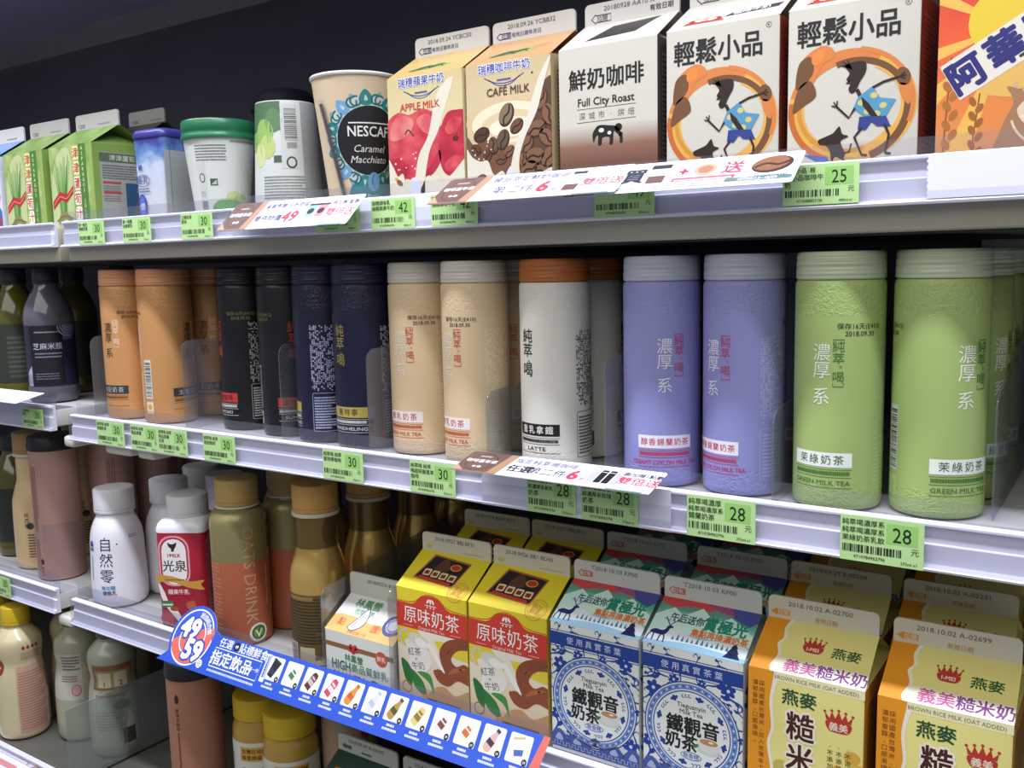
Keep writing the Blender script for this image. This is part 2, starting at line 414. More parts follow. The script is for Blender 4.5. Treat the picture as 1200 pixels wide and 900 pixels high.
divider(-.5990, .655, FB, .115, .115, 'clear divider between the small milk carton and the yellow cartons', run=.02)
# slotted upright of the racking, at the back wall
b = MB(); m_up = noisy('upright_paint', 'a9a9a4', 'b1b1ac', .5, 10)
b.box(-.150, YB - .022, Z0 - .79, -.105, YB, Z0 + .45, m_up, .001)
for k in range(30):
    z = Z0 - .70 + k * .036; b.box(-.131, YB - .0232, z, -.124, YB - .021, z + .020, mat('slot_dark', '151515', .6))
tag(b.build('trim_2'), kind='structure')

# ================================================================== gable-top cartons
def gable_art(w, h): return Art(w, h)
_CB = {}
def carton(key, X, Yf, floor, label, group, w=86., d=86., H=110., rise=26., fin=18., date='', base='d8d4c4', base_side=None, top=None, finc='d2cec2', art=None, fin_art=None, rz=0.):
    r = empty('milk_carton', (X, Yf + d * .5e-3, floor + UP), rz, label, 'carton', group)
    sl = math.hypot(d / 2, rise)
    if key not in _CB:
        fr, ga, ri = Art(w, H), Art(w, sl), Art(d, H)
        if art: art(fr, ga, ri)
        b = MB(); bm = base if not isinstance(base, str) else mat('carton_' + base, base, .38)
        sm_ = mat('carton_' + base_side, base_side, .38) if base_side else bm; tm = (mat('carton_' + top, top, .38) if isinstance(top, str) else top) or bm
        x, y, c = w / 2e3, d / 2e3, .0016
        lv = [rr(-x, -y, x, y, c, z, 3) for z in (0, H * 1e-3)]
        n = len(lv[0]); uv = []; vs = [p for L in lv for p in L]
        uv = [(p[0] * 1e3 + w / 2, p[2] * 1e3) for p in vs]
        fs = [(j, (j + 1) % n, n + (j + 1) % n, n + j) for j in range(n)]
        side = [j for j in range(n) if abs(vs[j][0]) > x - 1e-5 and abs(vs[(j + 1) % n][0]) > x - 1e-5]
        b.add(vs, [f for j, f in enumerate(fs) if j not in side], bm, uv, True)
        b.add(vs, [f for j, f in enumerate(fs) if j in side], sm_, [(p[1] * 1e3 + d / 2, p[2] * 1e3) for p in vs], True)
        b.add(vs[:n], [tuple(range(n))[::-1]], bm)
        h, hr = H * 1e-3, (H + rise) * 1e-3; xi = x - .42 * d * 1e-3; t = .0006
        for s in (-1, 1):                                    # roof panels front and back
            P = [(-x, s * y, h), (x, s * y, h), (x - .0006, s * t, hr), (-x + .0006, s * t, hr)]
            b.add(P, [(0, 1, 2, 3) if s < 0 else (3, 2, 1, 0)], tm, [(0, 0), (w, 0), (w, sl), (0, sl)])
        for s in (-1, 1):                                    # folded-in sides
            A, B, C = (s * x, -y, h), (s * x, y, h), (s * xi, 0, hr - .003); F, K = (s * (x - .0006), -t, hr), (s * (x - .0006), t, hr)
            b.add([A, B, C, F, K], [(0, 1, 2), (0, 2, 3), (1, 4, 2)], sm_ if not top else tm, [(0, 0), (d, 0), (d / 2, sl), (0, sl), (d, sl)])
        b.art(fr, lambda u, v, e: ((u - w / 2) * 1e-3, -y - e - 2e-5, v * 1e-3))
        ny, nz = -rise / sl, y * 1e3 / sl
        b.art(ga, lambda u, v, e: ((u - w / 2) * 1e-3 * (1 - .014 * v / sl), -y + (y - t) * v / sl + ny * (e + 3e-5), h + rise * 1e-3 * v / sl + nz * (e + 3e-5)))
        b.art(ri, lambda u, v, e: (x + e + 2e-5, (u - d / 2) * 1e-3, v * 1e-3))
        _CB[key] = b.build('carton_body', r)
    else:
        c = _CB[key].copy(); COL.objects.link(c); c.parent = r
    b = MB(); x = w / 2e3 - .0008; h0, h1, rd = (H + rise - 1.5) * 1e-3, (H + rise + fin) * 1e-3, .004
    out = [(-x, h0), (x, h0)] + [(x - rd + rd * math.sin(math.radians(a)), h1 - rd + rd * math.cos(math.radians(a))) for a in (90, 60, 30, 0)] + [(-x + rd - rd * math.sin(math.radians(a)), h1 - rd + rd * math.cos(math.radians(a))) for a in (0, 30, 60, 90)]
    b.loft([[(p[0], s * .0011, p[1]) for p in out] for s in (-1, 1)], finc if not isinstance(finc, str) else mat('fin_' + finc, finc, .4), smooth=False)
    fa = Art(w, fin)
    if date: fa.tx(date, w * .48, fin * .72, 5.4, '6d6a62', b=-.004, sx=1.12, sh=.02)
    if fin_art: fin_art(fa)
    b.art(fa, lambda u, v, e: ((u - w / 2) * 1e-3, -.0012 - e, (H + rise) * 1e-3 + v * 1e-3))
    b.build('top_fin', r)
    return r

def arrow(A, c, t='拉開', u=7, v=5, fill=None, w=16, h=7):
    P = [(u, v), (u + 4, v + h * .5), (u + 4, v + h * .36), (u + w, v + h * .36), (u + w, v - h * .36), (u + 4, v - h * .36), (u + 4, v - h * .5)]
    if fill: A.poly(P, fill, 1); A.tx(t, u + 10, v, 5, c)
    else:
        A.line(P + [P[0]], .7, c, 2); A.tx(t, u + 10, v, 5, c)
def speck(A, c, seed, n, u0, v0, u1, v1, r0, r1, l=2):
    r = random.Random(seed)
    for _ in range(n): A.ell(r.uniform(u0, u1), r.uniform(v0, v1), r.uniform(r0, r1), r.uniform(r0, r1), c, l, n=10)

def fin_jp(A): arrow(A, '3a3a5c', '拉開', 5, 4.6, w=15, h=6.5); A.tx('有效日期年月日', 36, 4.6, 4.4, '4a4a66', b=.01)
def leaf_logo(ga):
    for k, (du, dv, c) in enumerate(((-14, -1, '3e6b3c'), (-7, 2, '2f5a37'), (0, 0, '5d8a45'), (7, 3, '35663c'), (14, 1, '77a048'))): ga.ell(40 + du, 16 + dv, 9, 3, c, 2 + k % 2, rot=12)
    ga.line([(30, 13), (36, 19), (42, 14), (48, 20), (56, 15)], 1.2, '20302a', 5, smooth=4)
def ruisui(fr, name, c):
    fr.tx(name, 40, 105, 8.8, '2c359c', b=.025, sx=1.0, l=9); fr.tx(name, 40, 105, 8.8, 'e8e4d8', b=.1, sx=1.0, l=5)
    fr.line([(20, 98), (30, 93.5), (40, 92), (50, 93.5), (60, 98)], .8, '3b4a94', 3, smooth=5); fr.line([(24, 96.5), (32, 91.5), (40, 90), (48, 91.5), (56, 96.5)], .7, '3b4a94', 3, smooth=5)
    fr.fine(33, 94.2, 14, 2, 1, '3b4a94', 4, 3, .8, 1.6); fr.ell(68, 97, 1.0, 1.0, '3b3b50', 3, n=10)
def art_apple(fr, ga, ri):
    leaf_logo(ga); ruisui(fr, '瑞穗蘋果牛奶', 0)
    red = noisy_uv('apple_print', 'b3283a', 'd4575a', .055); red2 = noisy_uv('apple_print_dark', 'a01f33', 'c23045', .06)
    skin = noisy_uv('apple_blush', 'c9545a', 'd98a78', .05)
    fr.sm([(-6, 46), (-2, 70), (12, 80), (26, 77), (40, 81), (56, 74), (63, 54), (56, 32), (38, 20), (14, 24)], red, 1)
    fr.sm([(2, 58), (6, 72), (18, 77), (30, 72), (26, 62), (12, 56)], skin, 2); fr.sm([(34, 72), (46, 76), (54, 68), (50, 58), (40, 62)], skin, 2); fr.sm([(30, 24), (48, 30), (58, 44), (60, 34), (48, 22)], red2, 2)
    fr.sm([(66, 72), (78, 76), (92, 70), (94, 30), (76, 20), (62, 26), (58, 50)], red2, 2); fr.sm([(66, 62), (74, 70), (84, 68), (80, 60), (70, 56)], red, 3); fr.sm([(64, 30), (76, 38), (88, 34), (84, 26), (72, 24)], red, 3)
    fr.sm([(-4, 34), (12, 40), (22, 30), (14, 16), (-4, 18)], red2, 3)
    fr.line([(20, 60), (24, 64), (30, 58)], 1.6, '6a3a22', 3, smooth=4); fr.ell(77, 52, 3.2, 2.4, '5c1820', 4); fr.line([(77, 52), (79, 57)], 1.2, '5a3b20', 5)
    cream = 'd8d0b8'
    fr.sm([(58, 92), (76, 104), (66, 78), (58, 60), (48, 44), (42, 22), (40, 4), (28, 4), (31, 24), (36, 42), (47, 58)], cream, 4)
    fr.sm([(-2, 38), (4, 34), (10, 24), (16, 26), (20, 16), (28, 22), (30, 12), (36, -2), (-4, -2)], cream, 4)
    fr.sm([(44, 22), (58, 16), (72, 22), (90, 34), (90, -3), (36, -3)], cream, 4)
    fr.sm([(24, 16), (33, 22), (36, 4), (28, -2)], 'cfd0da', 5)
    speck(fr, cream, 4, 10, 6, 28, 34, 46, .5, 1.1, 5)
    fr.ell(12, 18, 4, 2.4, '7a4a22', 6, rot=-35); fr.ell(9, 21, 3, 1.6, 'c89a50', 5, rot=-35)
    fr.tx('APPLE MILK', 38, 84, 9.0, 'c4392f', b=.026, sx=.98)
    ri.rect(0, 0, 86, 110, 'd9c9a0', 1); ri.fine(10, 12, 66, 88, 26, '6a5a40', 3, 5)
def noisy_uv(name, a, bb, scale, rough=.4):
    if name in MATS: return MATS[name]
    m = mat(name, a, rough); t = NT(m); uv, u, v = t.uv()
    nz = t.n('ShaderNodeTexNoise', {'Vector': uv, 'Scale': scale, 'Detail': 3.0}); t.link(t.ramp(nz.outputs[0], [(.35, a), (.65, bb)]), 'Base Color'); return m
def bean(A, u, v, s, rot, l=3, c='6a4630'):
    cr, sr = math.cos(math.radians(rot)), math.sin(math.radians(rot))
    A.ell(u, v, 7 * s, 5 * s, '3d2618', l, rot, 18); A.ell(u - .5 * s, v + .6 * s, 6.2 * s, 4.2 * s, c, l + 1, rot, 18)
    A.line([(u + x * cr * s - y * sr * s, v + x * sr * s + y * cr * s) for x, y in ((-6, -.5), (-2, 1), (2, -.8), (6, .5))], 1.1 * s, '2c1a10', l + 2, smooth=4)
def art_cafe(fr, ga, ri):
    leaf_logo(ga); ruisui(fr, '瑞穗咖啡牛奶', 0); ga.ell(66, 24, 10, 3.5, 'b77a48', 2, 10)
    fr.ell(44, 62, 44, 22, 'cdb48a', 1); fr.ell(44, 60, 38, 17, 'e6d5b0', 2); fr.ell(46, 58, 30, 12, 'd3bd95', 3); fr.ell(48, 56, 24, 8, 'e9dcbc', 4)
    fr.sm([(0, 50), (8, 44), (20, 48), (30, 40), (44, 36), (52, 16), (0, 14)], '6f4b33', 5)
    for u, v, s, r, c in ((16, 52, 1.25, 20, '4a3122'), (42, 66, 1.45, 65, '7d6a50'), (52, 56, 1.1, 40, '6a4630'), (38, 46, 1.3, 70, '5d4a38'), (28, 42, 1.1, 100, '6a4630'), (36, 30, .9, 10, '6a4630'), (10, 40, .9, 150, '5a3a26'), (44, 36, .9, 40, '7a5238'), (22, 34, .9, 60, '5a3a26')): bean(fr, u, v, s, r, 6, c)
    fr.sm([(66, 70), (88, 90), (88, 8), (60, 12), (54, 30)], '5a3c29', 5)
    for u, v, s, r in ((76, 74, 1.3, 60), (84, 62, 1.4, 110), (72, 52, 1.4, 20), (82, 44, 1.4, 140), (62, 40, 1.2, 50), (70, 30, 1.5, 10), (83, 28, 1.4, 60), (64, 20, 1.4, 25), (78, 16, 1.4, -20), (58, 28, .9, 90)): bean(fr, u, v, s, r, 6, '7a553c')
    cr_ = 'd8d0bc'
    fr.sm([(74, 92), (86, 108), (78, 84), (72, 66), (60, 46), (54, 28), (54, 4), (42, 4), (46, 26), (52, 44), (62, 62)], cr_, 10)
    fr.sm([(-2, 40), (6, 34), (14, 30), (22, 30), (28, 18), (38, 20), (42, -2), (-4, -2)], cr_, 10); fr.sm([(50, 16), (64, 12), (88, 20), (88, -3), (46, -3)], cr_, 10)
    fr.sm([(40, 16), (47, 24), (49, 4), (42, -2)], 'cfd0d6', 11); bean(fr, 14, 13, 1.1, 40, 11); speck(fr, cr_, 9, 8, 6, 30, 34, 50, .5, 1.1, 11)
    fr.tx('CAFÉ MILK', 44, 86, 9.2, '54402f', b=.03, sx=.98, l=12)
    ri.rect(0, 0, 86, 110, 'cbb283', 1); ri.fine(10, 12, 66, 88, 26, '5a4630', 3, 6)
def art_roast(fr, ga, ri):
    ga.poly([(18, 12), (60, 18), (72, 46), (32, 40)], '26221f', 1); ga.fine(34, 22, 28, 12, 3, '3c3733', 3, 4, .3, 2)
    fr.rect(0, 0, 86, 110, vgrad('roast_fade', 20, 50, [(0, '6e4a3b'), (.45, '8a6350'), (1, 'c6c1b0')]), 1)
    fr.tx('鮮奶咖啡', 42, 85, 17, '1a1716', b=.05, sx=.98); fr.tx('Full City Roast', 42, 68, 8.4, '2a2624', b=.03)
    fr.rect(16, 62.2, 52, .5, '4a4542', 3); fr.rect(16, 52, 52, .5, '4a4542', 3)
    for i, ch in enumerate('深城市·烘焙'): fr.tx(ch, 21 + i * 8.6, 57, 6, '6d6660')
    fr.sm([(32, 46), (36, 49), (46, 48), (51, 47), (54, 44), (52, 41), (49, 43), (48, 34), (45, 34), (45, 39), (39, 39), (38, 34), (35, 34), (35, 41), (33, 40), (31, 36), (30, 42)], '191615', 3)
    fr.ell(38, 45, 2.4, 1.7, 'ded8ca', 4); fr.ell(45, 42.5, 1.7, 1.4, 'ded8ca', 4); fr.ell(53, 46, 3.2, 3.0, '191615', 3); fr.ell(54, 41, 1.4, 2.2, '191615', 3); fr.rect(54, 34, 2.6, 8, '191615', 3)
    ri.rect(0, 0, 86, 110, vgrad('roast_side', 10, 40, [(0, '5a4036'), (1, '4a443f')]), 1); ri.fine(8, 20, 70, 80, 22, '8a8078', 3, 7)
def fin_roast(A): arrow(A, '3a3632', '拉開', 7, 4.6, w=18, h=7.5); A.tx('有效日期', 70, 6, 5.2, '3a3632', b=.02)
def art_leisure(fr, ga, ri):
    ga.ell(26, 14, 13, 5.5, '8d2f26', 1); ga.ell(26, 15, 9, 3.6, 'e7c9b4', 2); ga.tx('光', 26, 15, 6, '8d2f26', b=.02); ga.poly([(10, 8), (42, 8), (40, 12), (12, 12)], 'b0342a', 3)
    ga.poly([(40, 14), (80, 18), (82, 26), (46, 22)], '2c2a28', 1); ga.tx('咖啡牛奶', 60, 20, 7, 'f0ece2', rot=6, b=.02)
    fr.tx('輕鬆小品', 40, 93, 18.4, '1c1a19', b=.05, sx=.93); fr.tx('R', 78, 104.2, 2.6, '1c1a19'); fr.ring(78, 104, 2, 2, .35, '1c1a19', 3)
    O, OD, Y, BR = 'd07a3c', 'bf6228', 'd9a448', '6e482a'
    u, v = 42, 42
    fr.ring(u, v, 41, 38, 11, Y, 1, 150, 330); fr.ring(u, v, 41, 38, 9, O, 2, 40, 165); fr.ring(u + 1, v, 42, 37, 10, Y, 3, -60, 62); fr.ring(u + 3, v - 1, 36, 33, 4, BR, 4, 20, 110)
    fr.ring(u + 2, v - 1, 38, 36, 5, BR, 4, -70, 8); fr.ring(u - 1, v + 1, 34, 31, 3, 'c98a33', 4, 150, 290); fr.ring(u, v, 42, 39, 3, O, 5, -20, 80); fr.ring(u - 2, v, 39, 37, 4, OD, 4, 170, 250)
    fr.sm([(8, 62), (10, 76), (22, 84), (30, 82), (32, 76), (24, 72), (20, 64), (14, 56)], O, 6); fr.sm([(6, 58), (8, 74), (16, 78), (18, 68), (12, 60)], BR, 7); fr.ell(21, 77, 4, 5.5, 'e0813a', 8, -30)
    fr.sm([(4, 42), (8, 58), (16, 62), (20, 52), (12, 46)], BR, 7); fr.ell(76, 58, 4.5, 6, BR, 8, 20); fr.sm([(74, 54), (82, 50), (80, 40), (75, 46)], O, 8)
    K = '2b1a14'                                            # dancing figure and little dog, in silhouette
    fr.sm([(39, 69), (45, 71), (52, 70), (52.5, 64), (49, 58), (46, 52), (43, 51), (41.5, 54), (43, 58), (40, 60), (42, 64)], K, 10); [fr.poly([(41, 70), (44, 66), p], K, 10) for p in ((36, 73), (35.5, 69.5), (40, 74))]; fr.poly([(42, 60), (43, 57), (39.5, 57.5)], K, 10)
    fr.line([(47, 53), (50, 47), (56, 36)], 2.4, K, 10); fr.poly([(48, 48), (57, 54), (62, 46), (72, 44), (66, 34), (52, 35), (46, 40), (43, 37)], '4f8fae', 11)
    for q in ((50, 44), (58, 48), (64, 41), (54, 38), (60, 36)): fr.ell(q[0], q[1], 2.4, 2, 'c9b96a', 12, n=10)
    fr.poly([(50, 48), (55, 43), (61, 34), (56, 35), (51, 42)], K, 13)
    fr.line([(57, 53), (64, 56), (74, 58)], 1.5, K, 12); fr.line([(46, 41), (42, 35), (34, 43)], 1.5, K, 12)
    for du, dv in ((3, 2.5), (4, .5), (3.4, -1.8)): fr.line([(74, 58), (74 + du, 58 + dv)], .9, K, 12)
    for du, dv in ((-3.4, 1), (-2, 3.4), (.4, 4)): fr.line([(34, 43), (34 + du, 43 + dv)], .9, K, 12)
    fr.poly([(49, 35), (66, 34), (69, 27), (60, 28), (57, 31), (53, 26), (48, 27)], '2f3d80', 12)
    fr.line([(51, 28), (46, 22), (51, 10)], 1.8, K, 12, taper=.3); fr.line([(65, 29), (68, 22), (66, 10)], 1.8, K, 12, taper=.3); fr.line([(51, 10), (54.5, 9.6)], 1.4, K, 12); fr.line([(66, 10), (69.5, 9.6)], 1.4, K, 12)
    fr.sm([(22, 22), (27, 24), (32, 26), (36, 30), (38, 25), (42, 23), (37, 20), (40, 12), (38, 8), (34, 10), (31, 8), (30, 14), (27, 18), (23, 19)], K, 10); fr.line([(39, 12), (43, 13), (44, 18)], 1.1, K, 10); fr.line([(32, 10), (31, 4)], 1.2, K, 10); fr.line([(38, 10), (41, 4)], 1.2, K, 10)
    fr.poly([(10, 14), (24, 11), (58, 7), (80, 5), (60, 3), (26, 5)], '3a62a8', 8); fr.poly([(28, 11), (52, 8), (50, 4), (30, 6)], 'b59a4c', 9); fr.sm([(14, 2), (22, 8), (34, 2), (30, -3), (16, -3)], O, 9)
    ri.rect(0, 0, 86, 110, '7c2f1e', 1); ri.fine(8, 10, 70, 90, 24, 'a8523a', 3, 8); ri.rect(44, 12, 34, 40, '6a2618', 2)
def art_malt(fr, ga, ri):
    fr.rect(0, 0, 86, 110, vgrad('malt_base', 0, 110, [(0, 'c98a52'), (.3, 'd9803e'), (.65, 'dd5a2c'), (1, 'cc3a28')], wob=.5, scale=.03), 1)
    ga.rect(0, 0, 86, 60, 'c4402e', 1); ga.ell(50, 12, 36, 9, 'e4dfd2', 2); ga.ell(46, 14, 22, 4.5, '2f4a78', 3); ga.fine(28, 6, 50, 4, 1, '2a3a66', 3, 3)
    for a in (196, 222, 250, 150): fr.poly([(40, 80)] + [(40 + 90 * math.cos(math.radians(a + q)), 80 + 90 * math.sin(math.radians(a + q))) for q in (-5, 5)], 'dfae4e', 2)
    fr.ell(44, 84, 27, 23, 'd9bb34', 3); fr.sm([(30, 52), (50, 62), (90, 66), (90, 36), (30, 40)], 'd8ac58', 3)
    fr.poly([(17 + x * .866 - y * .5, 55 + x * .5 + y * .866) for x, y in ((-11, -12.5), (78, -12.5), (78, 12.5), (-11, 12.5))], 'd9d2c2', 6)
    for i, (ch, u, v) in enumerate((('阿', 17, 55), ('華', 38, 67.5), ('田', 59, 80))): fr.tx(ch, u, v, 22, '29286a', b=.09, rot=30, l=9)
    fr.tx('巧克力', 66, 67, 14, '4a3020', b=.06, rot=28, l=9)
    for k in range(9): fr.ell(6 + (k % 2) * 4, 12 + k * 6, 3.6, 2.2, 'a8672c', 5, 60 if k % 2 else 120); fr.ell(21 + (k % 2) * 4, 2 + k * 4.4, 3.2, 1.9, '9a5c28', 5, 55 if k % 2 else 115)
    fr.line([(4, -2), (8, 66)], .9, '8a5424', 4); fr.line([(20, -2), (25, 42)], .9, '8a5424', 4)
    fr.sm([(36, -4), (38, 20), (44, 34), (40, 44), (48, 42), (56, 48), (58, 38), (64, 46), (64, 54), (70, 50), (80, 46), (92, 44), (92, -4)], '9c7350', 6)
    fr.sm([(46, 30), (56, 38), (64, 34), (62, 24), (52, 20)], 'd9c2a0', 7); fr.sm([(60, 30), (68, 38), (66, 24), (60, 20)], '54402e', 8); fr.sm([(48, 26), (60, 24), (74, 12), (88, 8), (88, 2), (70, 8), (56, 20)], 'e4d3b4', 8)
    fr.sm([(70, 44), (82, 40), (90, 30), (90, 42), (80, 50)], '4f3c2c', 8); fr.ring(76, 28, 34, 26, 1.4, 'd6bf9e', 9, 190, 300); speck(fr, 'c9a880', 5, 12, 44, 40, 84, 62, .8, 2.2, 8)
    ri.rect(0, 0, 86, 110, 'b0301f', 1)
def fin_malt(A): arrow(A, 'b83a2c', '拉開', 7, 6, w=18, h=8, ); A.rect(26, 3, 20, 6, 'c85a4a', 2)
def art_aspar(fr, ga, ri):
    fr.rect(0, 0, 86, 98, noisy_uv('asparagus_wash', '78984a', 'b4c07a', .03), 1); fr.sm([(2, 0), (4, 60), (20, 90), (44, 92), (48, 40), (40, 0)], 'b9c48c', 2)
    r = random.Random(3)
    for k in range(15):
        u = 6 + k * 2.7; fr.line([(24 + (u - 24) * .35, 14), (24 + (u - 24) * .5, 40), (u, 70 + r.uniform(0, 20))], 2.1, r.choice(('4f7d3a', '6a9748', '3f6a30', '86ae5c')), 3 + k % 3, smooth=4, taper=.5)
    fr.sm([(14, 14), (24, 20), (36, 14), (42, 6), (26, 10), (12, 4)], '8a8058', 7); fr.line([(8, 8), (24, 14), (44, 10)], 2.2, '6f6848', 8, smooth=4)
    fr.poly([(2, 32), (18, 44), (34, 40), (48, 50), (47, 40), (32, 30), (20, 34), (2, 22)], 'b5302c', 9); fr.line([(4, 28), (18, 38), (32, 35), (46, 45)], 1.2, 'd98a80', 10, smooth=3)
    fr.rect(64, 0, 15, 98, '4f7a34', 2)
    for i, (ch, c, o) in enumerate((('津', 'b02a2a', 'e8dc9c'), ('津', 'b02a2a', 'e8dc9c'), ('蘆', 'c43a36', 'f3ead2'), ('筍', 'c43a36', 'f3ead2'), ('汁', 'c43a36', 'f3ead2'))):
        v = 88 - i * 18; fr.rrect(50.5, v - 8, 13, 16, 3, o, 3); fr.tx(ch, 57, v, 14, c, b=.02)
    fr.vt('ASPARAGUS JUICE', 71, 96, 6, 6.2, 'cfe09a', 5, b=.02)
    ga.rect(0, 0, 86, 60, noisy_uv('asparagus_roof', '5f7c38', '7d924c', .04), 1)
    ri.rect(0, 0, 86, 98, '7f9c4a', 1); ri.rect(9, 8, 74, 80, '9fa298', 2); ri.rect(9, 76, 74, 11, '5d6a52', 3); ri.tx('津津蘆筍汁', 44, 81.5, 7.5, 'c9d0bc', b=.02, sx=1.2); ri.fine(12, 56, 68, 18, 6, '5a5e58', 4, 11); ri.rect(12, 50, 24, 3, 'b04a42', 4); ri.rect(12, 38, 24, 3, 'b04a42', 4); ri.fine(12, 41, 22, 8, 3, '6a6e68', 4, 12); ri.fine(12, 29, 22, 8, 3, '6a6e68', 4, 13)
    ri.rect(42, 8, 41, 44, '2f5878', 4); ri.sm([(52, 8), (56, 30), (64, 36), (72, 30), (76, 8)], '6a6050', 5); ri.ell(64, 32, 6, 7, '8a7458', 6)
def fin_plain(A): arrow(A, '8a8a88', '拉開', 6, 4, w=12, h=5); A.fine(48, 3, 26, 3, 1, '9a9a98', 2, 5)
GT = 'cartons along the upper shelf'
TOPC = dict(H=110., rise=26., fin=17.)
carton('apple', -.5405, .665, FT, 'apple milk carton with red apples beside the tan paper cup', GT, date='2018.09.24 YCBC50', base=vgrad('apple_ground', 20, 110, [(0, 'd6ccae'), (.6, 'd3c292'), (1, 'c8b880')]), top='b8985e', base_side='cdbb90', art=art_apple, fin_art=fin_jp, **TOPC)
carton('cafe', -.4515, .665, FT, 'café milk carton covered in coffee beans, right of the apple milk', GT, date='2018.09.26 YCBB32', base=vgrad('cafe_ground', 20, 110, [(0, 'c8b48c'), (.6, 'cbba92'), (1, 'c4b07e')]), top='b58a5c', base_side='c2aa7c', art=art_cafe, fin_art=fin_jp, **TOPC)
carton('roast', -.3580, .665, FT, 'cream and brown fresh milk coffee carton with a small black cow', GT, date='20180928 AA10 A', base='c6c1b0', base_side='4a423d', top='bfbaaa', art=art_roast, fin_art=fin_roast, **TOPC)
carton('leisure', -.2650, .665, FT, 'white carton with orange ring and dancing figure, next to the roast coffee', GT, date='2018.10.01', base='c8c3b2', base_side='7c3f2e', top='bfbaa9', art=art_leisure, fin_art=fin_roast, **TOPC)
carton('leisure', -.1735, .665, FT, 'white carton with orange ring and dancing figure, nearest the red malt carton', GT, date='2018.10.01', art=art_leisure, fin_art=fin_roast, **TOPC)
carton('malt', -.0770, .665, FT, 'orange red malt drink carton at the right end of the upper shelf', GT, date='2018.10.05', base='cf5a34', base_side='b8402a', top='c4402e', finc='e0b0a0', art=art_malt, fin_art=fin_malt, **TOPC)
ASP = dict(H=98., rise=25., fin=18.)
carton('aspar', -1.2065, .668, FT, 'green asparagus juice carton, left one with only its front showing', GT, base='8fa858', base_side='7f9c4a', top='74904a', finc='bab8b0', art=art_aspar, fin_art=fin_plain, w=92., d=80., **ASP)
carton('aspar', -1.0990, .668, FT, 'green asparagus juice carton showing its grey text panel on the right side', GT, finc='bab8b0', art=art_aspar, fin_art=fin_plain, w=92., d=80., **ASP)
def art_fruit(fr, ga, ri):
    fr.sm([(50, 60), (84, 66), (90, 40), (70, 20), (46, 36)], 'b3302e', 2); fr.sm([(0, 30), (50, 50), (90, 30), (90, -2), (0, -2)], '3b6db0', 1); fr.ell(80, 14, 9, 9, 'b8342e', 3)
carton('fruit', -1.3130, .668, FT, 'white and blue fruit carton cut by the left edge of the picture', GT, base='d8d6e0', top='6a86b0', finc='dad8d0', art=art_fruit, fin_art=fin_plain, w=92., d=80., **ASP)
carton('plainback', -1.1450, .772, FT, 'grey carton in the second row, only its fin showing behind the asparagus cartons', GT, H=118., rise=25., fin=18., w=80., d=80., base='6c6a64', top='54524e', finc='bdbab2', fin_art=fin_plain)

